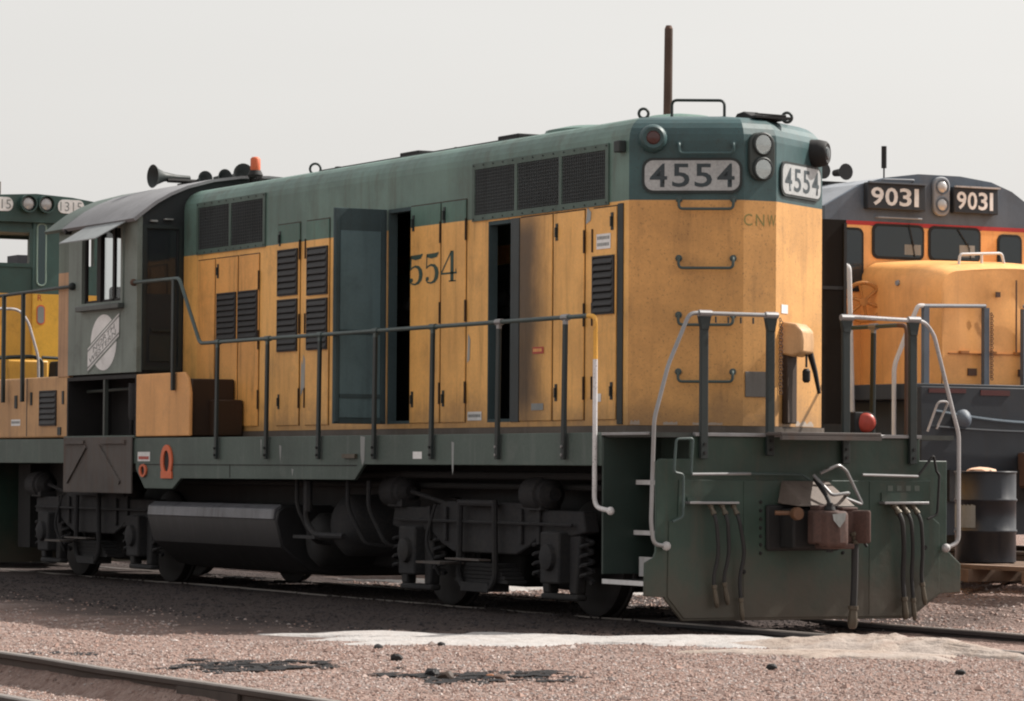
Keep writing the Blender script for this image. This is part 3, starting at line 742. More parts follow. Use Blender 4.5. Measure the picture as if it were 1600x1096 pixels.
grille(-1.98, .52, 3.545, 4.075, 3); grille(-8.36, -6.58, 3.56, 4.12, 2)
# ---- side number (the first digit sat on the opened door)
def stroke(mb, pts, ws, o, u, v, n, s):
    P = [Vector(p) for p in pts]
    for i in range(len(P)-1):
        pass
    Lf, Rt = [], []
    for i, p in enumerate(P):
        t_ = (P[min(i+1, len(P)-1)]-P[max(0, i-1)]).normalized(); nn = Vector((-t_.y, t_.x))*ws[i]/2
        Lf.append(p+nn); Rt.append(p-nn)
    V = [o+u*(q.x*s)+v*(q.y*s)+n*0 for q in Lf+Rt]; k = len(P)
    mb.add(V, [(i, i+1, k+i+1, k+i) for i in range(k-1)])
def digit(mb, ch, o, u, v, n, s):
    st = lambda p, w_: stroke(mb, p, w_, o, u, v, n, s)
    if ch == '4':
        st([(.44, 1), (.02, .30)], [.05, .05]); st([(.0, .275), (.66, .275)], [.06, .06]); st([(.46, 1.0), (.46, .0)], [.13, .13]); st([(.33, .015), (.62, .015)], [.04, .04])
        st([(.62, .30), (.62, .40)], [.03, .03])
    else:
        st([(.09, .93), (.30, .90), (.50, .92), (.60, 1.0)], [.10, .17, .15, .03]); st([(.11, .97), (.09, .50)], [.04, .04])
        st([(.09, .50), (.16, .57), (.28, .61), (.42, .57), (.50, .46), (.53, .32), (.50, .17), (.42, .06), (.28, .01), (.14, .04), (.07, .13)], [.03, .05, .07, .11, .15, .16, .15, .11, .06, .05, .05])
        a = [(.13+.07*math.cos(R(t_)), .16+.07*math.sin(R(t_))) for t_ in range(0, 360, 40)]
        mb.add([o+u*(p[0]*s)+v*(p[1]*s) for p in a], [tuple(range(len(a)))])
for ch, x in (('5', -3.265), ('5', -2.935), ('4', -2.595)):
    q = MB(); digit(q, ch, Vector((x, -HW-.0165, 3.015)), X_*1.72, Z, -Y_, .285); obj('side_number', q, m_gink, L, smooth=0)
# decals
def decal(name, a, b, c, d, mat, lines=0, y=-HW-.017, lmat=None, par=L):
    q = MB(); q.box(a, b, y-.002, y, c, d); o = obj(name, q, mat, par)
    for i in range(lines):
        z = d-(d-c)*(i+.6)/(lines+.3); x = a+.015
        s = MB()
        while x < b-.03:
            w_ = random.uniform(.014, .028); s.box(x, min(b-.01, x+w_), y-.0032, y-.0021, z-.014, z+.014); x += w_+.008
        obj('lettering', s, lmat or m_grey, o)
    return o
decal('notice_plate', .33, .57, 3.17, 3.30, m_label, 2); decal('red_sticker', -.80, -.60, 2.30, 2.36, m_red, 1, lmat=m_tan)
decal('white_sticker', -2.06, -1.79, 1.72, 1.80, m_label, 1, y=-HW-.003); decal('pale_sticker', -.82, -.60, 1.80, 1.86, m_grey, 0)
decal('white_sticker', .30, .42, 1.86, 1.93, m_label, 0)
# soot blown from the second opening on the door beside it is a stain of its own
# ---- nose facets
CL = Vector((XH, -HW, 0)); UL = Vector((XN-XH, -MW+HW, 0)).normalized(); NL = Vector((UL.y, -UL.x, 0)); LEN = (Vector((XN, -MW, 0))-CL).length
CR = Vector((XN, MW, 0)); UR = Vector((XH-XN, HW-MW, 0)).normalized(); NR = Vector((UR.y, -UR.x, 0))
def board(o, u, n, par):
    f = lambda p, q_, h: o+u*p+Z*q_+n*h
    q = MB(); q.prism(rrect(-.425, .425, -.150, .150, .09), f, .0, .020); b = obj('number_board', q, m_dgreen, par)
    q = MB(); q.prism(rrect(-.402, .402, -.128, .128, .075), f, .0203, .024); obj('board_face', q, paint('number board face', (.40, .41, .41), dirt=(.16, .17, .17), streak=.1, speck=.5, blotch=.2, rough=.35, fine=.35), b)
    TEXT_OFF[0] = .012
    for i, ch in enumerate('4554'):
        text('number', ch, .148, .200, o+u*(-.285+.19*i), u, Z, n, paint('board ink', (.035, .05, .058), streak=.05), b, .0255)
    TEXT_OFF[0] = 0.0
board(CL+UL*.535+Z*3.772, UL, NL, L); board(CR+UR*.485+Z*3.772, UR, NR, L)
def grab(o, u, n, z, w_, par, mat=m_rail, drop=.085, out=.075):
    q = MB(); a = o-u*w_/2; b = o+u*w_/2
    q.tube(bend([a+Z*(z+drop), a+n*out+Z*(z+drop), a+n*out+Z*z, b+n*out+Z*z, b+n*out+Z*(z+drop), b+Z*(z+drop)], .05), .0125, 8)
    for p in (a, b): q.lathe([(.030, 0), (.030, .012), (.016, .02)], p+Z*(z+drop), n, 10)
    obj('grab_iron', q, mat, par)
for z in (3.955, 3.485, 2.985, 2.505, 2.025): grab(CL+UL*.655, UL, NL, z, .46, L, m_egreen if z > 3.9 else m_rail)
def class_light(o, n, lens, par, shell=None):
    q = MB(); q.lathe([(.125, -.06), (.12, .05), (.105, .11), (.088, .125), (.072, .118)], o, n, 24); c = obj('marker_lamp', q, shell or m_egreen, par)
    q = MB(); q.lathe([(.066, .112), (.05, .128), (.01, .135)], o, n, 16); obj('lens', q, lens, c)
class_light(CL+UL*.20+Z*4.085, (NL+Vector((.35, -.1, 0))).normalized(), m_redlens, L)
class_light(CR+UR*.80+Z*4.04, (NR+Vector((.1, .25, 0))).normalized(), m_glass, L, m_black)
# headlight
fx = lambda p, q_, h: (XN+h, p, q_)
q = MB(); q.prism(rrect(-.125, .125, 3.735, 4.145, .105), fx, -.03, .040); hl = obj('headlight_housing', q, paint('headlight dark', (.035, .045, .042), streak=.3), L, bev=.008)
q = MB()
for z in (4.045, 3.835): q.torus((XN+.047, 0, z), X_, .088, .014, 24)
obj('headlight_rim', q, m_dgreen, hl)
for z in (4.045, 3.835):
    q = MB(); q.lathe([(.082, .050), (.06, .030), (.03, .012), (.012, .006), (.010, .03), (.002, .032)], (XN+.046, 0, z), X_, 24); q.v = [(x-.044, y, z_) for x, y, z_ in q.v]; o_ = obj('reflector', q, m_refl, hl, smooth=60)
    q = MB(); q.lathe([(.080, .056), (.055, .066), (.025, .071), (.004, .072)], (XN, 0, z), X_, 24); obj('lens', q, m_pane, hl, smooth=60)
# faded lettering, plates and brake lever on the end
for s_, y in (('C', -.12), ('N', .0), ('W', .115)):
    text('faded_letter', s_, .085, .10, (XN+.001, y, 3.40), Y_, Z, X_, m_fink, L, .002)
q = MB(); q.box(XN+.0005, XN+.012, -.145, .105, 1.90, 2.115); obj('steel_plate', q, paint('grey plate', (.13, .12, .11), streak=.4), L, bev=.004)
q = MB(); q.obox(CR+Z*2.62, UR, Z, NR, .11, .24, 0, .075, .0005, .005); obj('white_sticker', q, m_label, L)
q = MB(); q.obox(CR+Z*1.68, UR, Z, NR, .13, .33, 0, .82, .0005, .055); bc = obj('brake_column', q, m_brown, L, bev=.01)
pf = lambda p, q_, h: CR+UR*h+Z*q_+NR*p
q = MB(); q.prism([(.0, 2.27), (.10, 2.25), (.20, 2.28), (.205, 2.38), (.195, 2.47), (.13, 2.53), (.0, 2.55)], pf, .11, .36); hb_ = obj('hand_brake_housing', q, paint('brake housing', (.52, .31, .15), dirt=(.10, .045, .028), streak=.5, blotch=.4), L, bev=.02)
q = MB(); q.tube([pf(.16, 2.33, .33), pf(.20, 2.12, .38), pf(.22, 1.94, .42)], [.03, .022, .016]); obj('brake_lever', q, m_black, L)
q = MB(); q.tube([pf(.17, 2.27, .26), pf(.17, 2.16, .26)], .010, 6); q.lathe([(.02, 0), (.035, .02), (.035, .1), (.02, .12)], pf(.17, 2.03, .26), Z, 10); obj('brake_weight', q, m_black, L)
for u0, u1, z0, z1, C_, U_, N_ in ((.02, .10, 1.66, 1.74, CL, UL, NL), (.55, .80, 1.66, 1.685, CL, UL, NL), (.30, .42, 1.66, 1.70, CL, UL, NL), (.42, .80, 1.66, 1.76, CR, UR, NR)):
    q = MB(); P = []
    for i in range(9): P.append(C_+U_*(u0+(u1-u0)*i/8)+Z*(z0)+N_*.0015)
    for i in range(8, -1, -1): P.append(C_+U_*(u0+(u1-u0)*i/8)+Z*(z0+.015+(z1-z0)*.35*abs(math.sin(i*1.1+u0*9)))+N_*.0015)
    q.add(P, [tuple(range(len(P)))]); obj('paint_scrape', q, paint('bare primer', (.36, .30, .25), dirt=(.3, .16, .07), streak=.5, speck=.6), L, smooth=0)
# small fixtures
q = MB(); q.box(.70, .80, -HW-.07, -HW+.0005, 3.975, 4.075); obj('junction_box', q, m_dgreen, L, bev=.008)
for (x, y, z, r_) in ((.36, -.55, 4.365, .042), (-6.20, -.6, 4.355, .055), (1.02, .50, 4.33, .042)):
    q = MB(); q.torus((x, y, z), (.9, -.4, 0), r_, .013, 16); obj('lifting_eye', q, m_dgreen, L)
q = MB(); q.tube(bend([(.42, -.30, 4.31), (.42, -.30, 4.49), (.80, .0, 4.47), (.80, .0, 4.31)], .05), .013); obj('roof_grab', q, m_dgreen, L)
q = MB(); q.lathe([(.36, 0), (.35, .05), (.27, .09), (.03, .12)], (.05, 0, 4.30), Z, 28); q.lathe([(.38, -.01), (.38, .02)], (.05, 0, 4.30), Z, 28); obj('roof_fan', q, m_green, L)
q = MB(); q.lathe([(.5, 0), (.48, .05), (.3, .09), (.03, .10)], (-1.4, 0, 4.325), Z, 28); obj('roof_fan', q, m_green, L)
q = MB(); q.prism([(.80, 4.29), (1.12, 4.28), (1.09, 4.32), (.97, 4.365), (.87, 4.355)], xz, .08, .24); obj('roof_cover', q, m_black, L, bev=.01)
q = MB(); q.box(.83, 1.27, .02, .40, 4.285, 4.305); q.tube([(1.03, .17, 4.345), (1.08, .45, 4.335)], .009); obj('roof_plate', q, m_black, L)
for (x0, x1, z1) in ((-4.5, -4.1, 4.395), (-2.45, -2.05, 4.395), (-6.0, -5.93, 4.37), (-3.35, -3.30, 4.365), (-5.0, -4.94, 4.36)):
    q = MB(); q.box(x0, x1, -.48, .45, 4.30, z1); obj('roof_hatch', q, m_black, L, bev=.01)
q = MB(); q.tube([(-6.1, -.58, 4.325), (-1.9, -.58, 4.325)], .014, 6); obj('roof_seam', q, m_black, L)
# beacon on the hood roof
bx_, by_ = -8.48, -.25
q = MB(); q.box(bx_-.12, bx_+.12, by_-.10, by_+.10, 4.30, 4.345)
for sx in (-.09, .09): q.box(bx_+sx-.012, bx_+sx+.012, by_-.03, by_+.03, 4.345, 4.45)
q.box(bx_-.13, bx_+.20, by_-.012, by_+.012, 4.39, 4.42); q.lathe([(.075, 4.44), (.085, 4.47), (.06, 4.52)], (bx_, by_, 0), Z, 14); bb = obj('beacon_base', q, m_black, L)
q = MB(); q.lathe([(.052, 4.52), (.056, 4.54), (.055, 4.645), (.040, 4.665), (.005, 4.67)], (bx_, by_, 0), Z, 18); obj('beacon_lens', q, m_orange, bb, smooth=60)

# ---- cab
ARC = [(-1.60, 3.955), (-1.50, 4.035), (-1.34, 4.155), (-1.17, 4.25), (-.97, 4.335), (-.66, 4.42), (-.33, 4.47), (0, 4.485)]
ARC = ARC+[(-y, z) for y, z in ARC[-2::-1]]
def roof(x0, x1, mat, th=.03):
    q = MB(); q.prism(ARC+[(y*.985, z-th) for y, z in ARC[::-1]], yz, x0, x1); return obj('cab_roof', q, mat, L, smooth=25)
roof(-10.80, -8.67, m_cabroof); roof(-11.35, -10.803, m_sill)
cab = MB(); CX0, CX1 = -11.10, -8.735
wall_holes(cab, CX0, -10.765, 2.29, 3.98, [], xz, -1.51, -1.45)
obj('cab_rear_strip', cab, paint('cab strip', (.46, .26, .135), split=(3.47, (.10, .13, .105)), streak=.3), L)
cw = MB(); WN = (-10.32, -9.17, 3.09, 3.90); wall_holes(cw, -10.762, CX1, 2.30, 3.985, [WN], xz, -1.522, -1.462); cs = obj('cab_side', cw, m_cab, L)
fwl = MB(); FWN = (-10.9, -8.95, 3.0, 3.92); wall_holes(fwl, CX0, CX1, 1.60, 3.985, [FWN], xz, 1.462, 1.522); obj('cab_side', fwl, m_cab, L)
q = MB(); q.box(CX0, CX1, -1.445, 1.455, 2.28, 2.30); obj('cab_floor', q, m_black, L)
# front and rear cab walls, arched tops
inner = [(y*.97, min(z-.03, 4.45)) for y, z in ARC]
def endwall(x, name, mat, holes):
    q = MB(); wall_holes(q, -1.50, 1.50, 2.305, 3.95, holes, yz, x, x+.05)
    q.prism([(-1.52, 3.951)]+[(y, z) for y, z in inner if z > 3.96]+[(1.52, 3.951)], yz, x, x+.05)
    return obj(name, q, mat, L, smooth=20)
fwall = endwall(-8.79, 'cab_front_wall', paint('sooty cab front', (.016, .020, .022), dirt=(.03, .03, .03), streak=.3, rough=.6), [(-1.40, -1.06, 3.15, 3.85), (1.06, 1.40, 3.15, 3.85)])
endwall(-11.10, 'cab_rear_wall', m_inside, [(-1.35, -.2, 3.1, 3.9), (.2, 1.35, 3.1, 3.9)])
q = MB(); q.box(-8.755, -8.752, -1.42, -1.04, 3.13, 3.87); q.box(-8.755, -8.752, 1.04, 1.42, 3.13, 3.87); obj('window_pane', q, m_glass, fwall)
q = MB(); wall_holes(q, -1.46, -1.00, 2.32, 3.90, [(-1.42, -1.04, 2.36, 3.86)], yz, -8.738, -8.722); obj('door_frame', q, m_dgreen, fwall)
q = MB(); q.box(-8.738, -8.70, -1.38, -1.30, 3.93, 3.95); q.box(-8.738, -8.69, -1.22, -1.12, 3.955, 3.97); obj('rain_gutter', q, m_grey, fwall)
q = MB(); q.box(-8.735, -8.715, -1.36, -1.08, 2.74, 2.77); q.box(-8.735, -8.728, -1.38, -1.06, 2.42, 2.70); obj('door_panel', q, m_dgreen, fwall)
# side window: frame, sashes, sill, awning
q = MB(); a, b, c, d = WN
wall_holes(q, a-.06, b+.06, c-.05, d+.05, [(a, b, c, d)], xz, -1.538, -1.523); wf = obj('window_frame', q, m_cab, cs)
q = MB(); q.box(a, a+.04, -1.50, -1.47, c, d); q.box(-9.91, -9.80, -1.52, -1.47, c, d); q.box(-9.50, -9.44, -1.50, -1.47, c, d); q.box(b-.04, b, -1.50, -1.47, c, d); q.box(a, b, -1.50, -1.47, c, c+.03); obj('sash', q, m_black, wf)
q = MB(); q.box(a-.05, b+.08, -1.60, -1.523, c-.09, c-.03); obj('window_sill', q, paint('arm rest', (.07, .08, .075), streak=.2), cs, bev=.01)
q = MB(); q.box(-9.80, -9.50, -1.487, -1.483, c+.03, d); obj('pane', q, m_pane, wf)
q = MB(); q.box(-9.44, b-.04, -1.487, -1.483, c+.03, d); obj('pane', q, m_pane, wf)
q = MB(); aw = [(-10.08, -1.53, 3.975), (-8.90, -1.53, 3.975), (-8.93, -1.93, 3.745), (-10.02, -1.93, 3.745)]
q.hexa([(x, y, z-.012) for x, y, z in aw]+aw); obj('window_awning', q, paint('awning', (.22, .235, .24), streak=.15, rough=.55), cs, smooth=0)
q = MB(); q.tube([(-10.7, -1.53, 3.92), (-10.7, -1.60, 3.92)], .03); obj('gutter_bolt', q, m_black, cs)
# interior: seat and control stand
q = MB(); q.box(-10.3, -9.9, -1.2, -.8, 2.3, 2.8); q.box(-10.38, -10.3, -1.2, -.8, 2.75, 3.3); obj('seat', q, m_black, L, bev=.04)
q = MB(); q.box(-9.5, -9.1, -.9, -.2, 2.3, 3.25); obj('control_stand', q, m_mpg, L, bev=.03)
# herald on the cab side: white ball crossed by a lettered bar
hy = -1.5225; hc = Vector((-9.68, hy, 2.645))
q = MB(); q.add([hc+X_*(.38*math.cos(R(i*10)))+Z*(.31*math.sin(R(i*10)))-Y_*.003 for i in range(36)], [tuple(range(36))]); he = obj('herald_ball', q, m_label, cs, smooth=0)
q = MB(); bu = (X_*1.0+Z*.42).normalized(); bu_ = X_; 
def hq(p, r_): return hc+X_*p+Z*(p*.40+r_)
def hband(nm, p0, p1, r0, r1, mat, lift):
    q = MB(); q.add([hq(p0, r0)-Y_*lift, hq(p1, r0)-Y_*lift, hq(p1, r1)-Y_*lift, hq(p0, r1)-Y_*lift], [(0, 1, 2, 3)]); return obj(nm, q, mat, cs, smooth=0)
hband('herald_bar', -.47, .47, -.145, .145, m_cab, .005); hband('herald_bar', -.46, .46, -.125, .125, m_label, .007)
hband('herald_bar', -.46, .46, .085, .105, m_grey, .009); hband('herald_bar', -.46, .46, -.105, -.085, m_grey, .009)
text('herald_lettering', 'NORTH', .62, .062, hq(.02, .038), (X_+Z*.40), Z, -Y_, m_grey, cs, .010)
text('herald_lettering', 'WESTERN', .78, .062, hq(-.02, -.040), (X_+Z*.40), Z, -Y_, m_grey, cs, .010)
# wall below the cab: open equipment bay and dropped door
q = MB(); q.box(-10.78, -10.74, -1.52, -1.0, 1.60, 2.275); q.box(-8.76, -8.72, -1.52, -1.0, 1.60, 2.275); q.box(-10.74, -8.76, -1.52, -1.46, 2.235, 2.275); q.box(-10.74, -8.76, -1.0, -.98, 1.60, 2.275)
eb = obj('equipment_bay', q, m_black, L)
q = MB(); q.box(-9.70, -9.655, -1.515, -1.47, 1.60, 2.235); q.tube([(-10.7, -1.3, 2.12), (-8.8, -1.3, 2.14)], .018); obj('bay_post', q, paint('bay post', (.05, .06, .055)), eb)
q = MB(); q.lathe([(.02, -.02), (.13, 0), (.15, .04), (.15, .5)], (-9.05, -1.35, 2.02), (.15, 1, 0), 18); q.lathe([(.08, 0), (.10, .05), (.10, .4)], (-8.98, -1.40, 1.78), (0, 0, 1), 14); q.tube([(-9.4, -1.3, 1.62), (-9.4, -1.3, 2.1), (-9.1, -1.3, 2.1)], .025); obj('air_equipment', q, m_truck, eb)
q = MB(); q.box(-10.76, -8.745, -1.565, -1.545, .985, 1.60); dd = obj('dropped_door', q, m_grunge, L, bev=.006)
q = MB()
for (x0, z0, x1, z1) in ((-10.62, 1.10, -10.05, 1.50), (-9.66, 1.50, -9.05, 1.10)):
    dv = Vector((x1-x0, 0, z1-z0)).normalized(); q.obox(Vector((x0, -1.566, z0)), dv, Vector((-dv.z, 0, dv.x)), -Y_, 0, math.hypot(x1-x0, z1-z0), -.022, .022, 0, .02)
q.box(-10.68, -10.10, -1.588, -1.5655, 1.525, 1.565); q.box(-9.60, -8.90, -1.588, -1.5655, 1.525, 1.565); obj('door_brace', q, m_grunge, dd)
q = MB(); q.box(-10.79, -8.72, -1.545, -1.50, 1.585, 1.615); obj('bay_sill', q, m_sill, L)
# battery box ahead of the cab
q = MB(); q.prism([(-8.70, 1.60), (-7.24, 1.60), (-7.24, 2.05), (-7.30, 2.20), (-7.40, 2.27), (-8.70, 2.27)], xz, -1.535, -1.495); bp_ = obj('battery_box_panel', q, m_tan, L, bev=.012)
q = MB(); q.box(-8.70, -7.28, -1.494, -HW-.03, 1.60, 2.20); obj('battery_box', q, m_brown, L, bev=.015)
q = MB(); q.box(-7.278, -7.05, -1.30, -HW-.03, 1.60, 1.98); obj('step_box', q, m_brown, L, bev=.015)
# low rear hood
q = MB(); q.box(-14.0, -10.79, -1.50, 1.50, 1.60, 2.30); sh = obj('low_hood', q, paint('faded low hood', (.56, .325, .155), dirt=(.16, .11, .08), streak=.4, blotch=.4, rough=.65), L, bev=.02)
louver(sh, -11.66, -11.16, 1.75, 2.13, -1.501)
q = MB(); q.box(-12.12, -12.10, -1.503, -1.499, 1.62, 2.29); q.box(-11.98, -11.93, -1.512, -1.5, 1.98, 2.13); q.box(-10.97, -10.92, -1.512, -1.5, 1.98, 2.13); q.box(-11.1, -11.0, -1.512, -1.5, 1.63, 1.72); q.box(-12.5, -12.42, -1.512, -1.5, 1.95, 2.1); obj('latch', q, m_dgreen, sh)
decal('white_sticker', -12.62, -12.32, 1.745, 1.82, m_label, 1, y=-1.501, par=sh)
# horns on the cab roof
def horn(o, d, ln, r_, par):
    q = MB(); q.lathe([(r_*.22, 0), (r_*.25, ln*.35), (r_*.42, ln*.7), (r_*.72, ln*.9), (r_, ln), (r_*.93, ln*1.0), (r_*.3, ln*.75)], o, d, 20); return obj('trumpet', q, m_dgreen, par, smooth=60)
q = MB(); q.box(-10.42, -10.28, -.35, .5, 4.45, 4.50); q.tube([(-10.35, -.5, 4.53), (-10.35, .6, 4.53)], .025); hn = obj('horn_bracket', q, m_black, L)
horn((-10.42, -.20, 4.57), (.12, -.99, .0), .48, .135, hn); horn((-10.35, -.12, 4.55), (1, -.12, 0), .28, .085, hn); horn((-10.35, .08, 4.58), (1, 0, 0), .30, .085, hn); horn((-10.35, .30, 4.61), (1, -.05, .0), .36, .125, hn); horn((-10.35, .52, 4.55), (1, .05, 0), .25, .07, hn)

# ---- frame
def sill(s):
    q = MB(); y0, y1 = (-1.53, -1.495) if s < 0 else (1.495, 1.53)
    q.prism([(-8.70, 1.585), (-8.70, 1.25), (-8.45, 1.045), (-7.69, 1.045), (-7.47, 1.155), (-3.30, 1.165), (-3.10, 1.31), (1.36, 1.31), (1.36, 1.585)], xz, y0, y1)
    o = obj('side_sill', q, m_sill, L, bev=.006)
    q = MB(); q.box(-14.2, -8.703, y0, y1, 1.31, 1.585); obj('side_sill', q, m_sill, L, bev=.006)
    return o
ss = sill(-1); sill(1)
q = MB(); q.box(-8.6, -3.25, -1.536, -1.5305, 1.298, 1.306); q.box(-6.2, -6.19, -1.534, -1.5305, 1.17, 1.30); obj('weld_seam', q, m_black, ss)
q = MB(); q.box(-14.2, 2.10, -1.494, 1.494, 1.545, 1.5845); obj('deck', q, paint('walkway deck', (.06, .065, .06), streak=.2, rough=.8), L)
q = MB(); q.box(-13.8, 1.9, -.75, .75, .88, 1.54); obj('centre_frame', q, m_black, L)
q = MB(); q.box(-14.25, -14.2, -1.5, 1.5, .1, 1.58); obj('pilot', q, m_pilot, L)
# jacking pad ring, small rings, stickers on the sill
def ring_plate(x, z, w_, h_, mat):
    q = MB(); n = 28; V = []
    for k, (a, b) in enumerate(((w_, h_), (w_*.52, h_*.66))):
        V += [(x+a*math.cos(2*math.pi*i/n), -1.5325, z+b*math.sin(2*math.pi*i/n)*(1 if True else 1)) for i in range(n)]
    V += [(p[0], -1.550, p[2]) for p in V]
    F = []
    for i in range(n):
        j = (i+1) % n
        F += [(2*n+i, 2*n+j, 3*n+j, 3*n+i), (i, j, 2*n+j, 2*n+i), (n+i, n+j, 3*n+j, 3*n+i)]
    q.add(V, F); o = obj('jacking_eye', q, mat, L)
    q = MB(); q.add([(x+w_*.52*math.cos(2*math.pi*i/n), -1.534, z+h_*.66*math.sin(2*math.pi*i/n)) for i in range(n)], [tuple(range(n))]); obj('eye_hole', q, m_black, o)
    return o
ro = ring_plate(-7.82, 1.335, .155, .175, m_orange); q = MB(); q.box(-7.965, -7.675, -1.549, -1.5325, 1.155, 1.23); obj('eye_foot', q, m_orange, ro)
ring_plate(-8.47, 1.235, .10, .07, m_orange)
decal('warning_sticker', -8.64, -8.30, 1.335, 1.435, m_label, 0, -1.5315); decal('warning_sticker', -8.61, -8.33, 1.355, 1.388, m_red, 0, -1.534)
decal('white_patch', -2.08, -1.90, 1.365, 1.43, m_label, 0, -1.5315); q = MB(); q.box(-3.52, -3.24, -1.56, -1.5305, 1.37, 1.41); obj('bracket', q, m_brass, L)
for (a, b, c, d) in ((-3.18, -3.08, 1.30, 1.58), (-5.0, -4.95, 1.33, 1.5), (-5.45, -5.42, 1.35, 1.56), (-1.32, -1.27, 1.22, 1.52), (-4.72, -4.66, 1.19, 1.27)):
    q = MB(); q.add([(a, -1.5315, d), (b, -1.5315, d-.01), (b-.01, -1.5315, c+.05), ((a+b)/2, -1.5315, c), (a+.01, -1.5315, c+.08)], [(0, 1, 2, 3, 4)]); obj('paint_run', q, paint('chalky run', (.26, .27, .265), dirt=(.1, .1, .1), streak=.5), ss, smooth=0)
# ---- side handrails, both sides
for s in (-1, 1):
    y = 1.56*s
    q = MB(); q.tube(bend([(-8.74, y, 3.265), (-7.48, y, 3.255), (-6.92, y, 2.555), (1.18, y, 2.555)], .07), .020, 10); hr = obj('side_handrail', q, m_rail, L)
    q = MB(); q.tube(bend([(1.18, y, 2.555), (1.305, y, 2.545), (1.305, y, .97), (1.56, y, .94)], .10, 8), .020, 10); q.ball((1.57, y, .94), .035); obj('end_drop_rail', q, m_ypost if s < 0 else m_rust, L)
    if s < 0:
        q = MB(); q.ball((-8.74, y, 3.265), .04); obj('rail_boss', q, m_rust, hr)
    for x in (-6.48, -5.25, -4.04, -2.83, -1.66, -.40, .78):
        q = MB(); q.hexa([(x-.030, y-.018, 1.36), (x+.030, y-.018, 1.36), (x+.030, y+.012, 1.36), (x-.030, y+.012, 1.36), (x-.026+.02, y-.018, 2.50), (x+.026+.02, y-.018, 2.50), (x+.026+.02, y+.012, 2.50), (x-.026+.02, y+.012, 2.50)])
        st_ = obj('stanchion', q, m_dgreen, L, bev=.006)
        q = MB(); q.tube([(x-.035, y, 2.555), (x+.075, y, 2.555)], .028, 10); q.box(x-.005, x+.045, y-.016, y+.010, 2.495, 2.56); obj('rail_clamp', q, m_rail if x < -1 else m_steel, st_)
        q = MB()
        for z in (1.40, 1.47): q.lathe([(.013, 0), (.013, .012)], (x, y-.018*(1 if s < 0 else -1), z), (0, s, 0), 6)
        obj('bolt', q, m_steel if x > -1 else m_black, st_)
# left-hand rail by the low hood
q = MB(); q.tube(bend([(-10.58, -1.56, 3.30), (-13.6, -1.56, 3.28), (-13.9, -1.56, 2.3)], .08), .020, 8); q.ball((-10.58, -1.55, 3.30), .045); obj('side_handrail', q, m_dgreen, L)
for x in (-12.08, -12.72):
    q = MB(); q.box(x-.028, x+.028, -1.59, -1.55, 2.02, 3.28); obj('stanchion', q, m_dgreen, L, bev=.006)
q = MB(); q.box(-7.64, -7.58, -1.585, -1.55, 2.08, 3.25); obj('stanchion', q, m_dgreen, L, bev=.006)
# ---- end pilot plate
PX = 2.117
pl = [(-1.13, 1.555), (-1.13, 1.37), (-1.42, 1.37), (-1.45, 1.34), (-1.45, .62), (-1.47, .57), (-1.55, .53), (-1.555, .26), (-1.37, .25), (-1.36, .23), (-1.20, .055), (1.04, .045), (1.35, .25), (1.555, .26), (1.555, .50), (1.47, .57), (1.41, .62), (1.41, 1.37), (1.13, 1.37), (1.13, 1.555)]
q = MB(); q.prism(pl, yz, PX-.03, PX); pi = obj('pilot', q, m_pilot, L, bev=.006)
q = MB(); q.prism([(-1.24, 1.20), (-1.25, .90), (-1.335, .86), (-1.345, .25), (-1.19, .075), (1.02, .065), (1.33, .26), (1.33, .84), (1.24, .90), (1.24, 1.20)], yz, PX, PX+.010); obj('pilot_doubler', q, m_pilot, pi, bev=.004)
q = MB(); q.box(PX-.02, PX+.03, -1.10, 1.13, 1.555, 1.5845); obj('deck_edge', q, m_steel, L, bev=.004)
q = MB(); q.box(1.36, PX-.03, -1.53, -1.13, 1.56, 1.584); obj('deck_edge', q, m_steel, L, bev=.004)
# step wells
for s in (-1, 1):
    f = lambda a, b: (min(a*s, b*s), max(a*s, b*s))
    q = MB(); y0, y1 = f(.98, 1.53); q.box(1.375, 1.40, y0, y1, .42, 1.54); y0, y1 = f(.96, .98); q.box(1.375, 2.08, y0, y1, .42, 1.54); sw = obj('step_well', q, paint('step well green', (.026, .042, .036), streak=.3), L)
    for z, yo in ((1.19, 1.21), (.775, 1.23), (.375, 1.53)):
        q = MB(); y0, y1 = f(.985, yo); q.box(1.405, 2.08, y0, y1, z-.03, z); st_ = obj('step_tread', q, m_black, sw)
        q = MB(); y0, y1 = f(yo, yo+.012); q.box(1.405, 2.08, y0, y1, z-.034, z+.004); obj('tread_edge', q, m_white, sw)
    q = MB(); y0, y1 = f(1.20, 1.215); q.box(1.45, 1.80, y0, y1, .40, .56); obj('step_patch', q, m_white, sw)
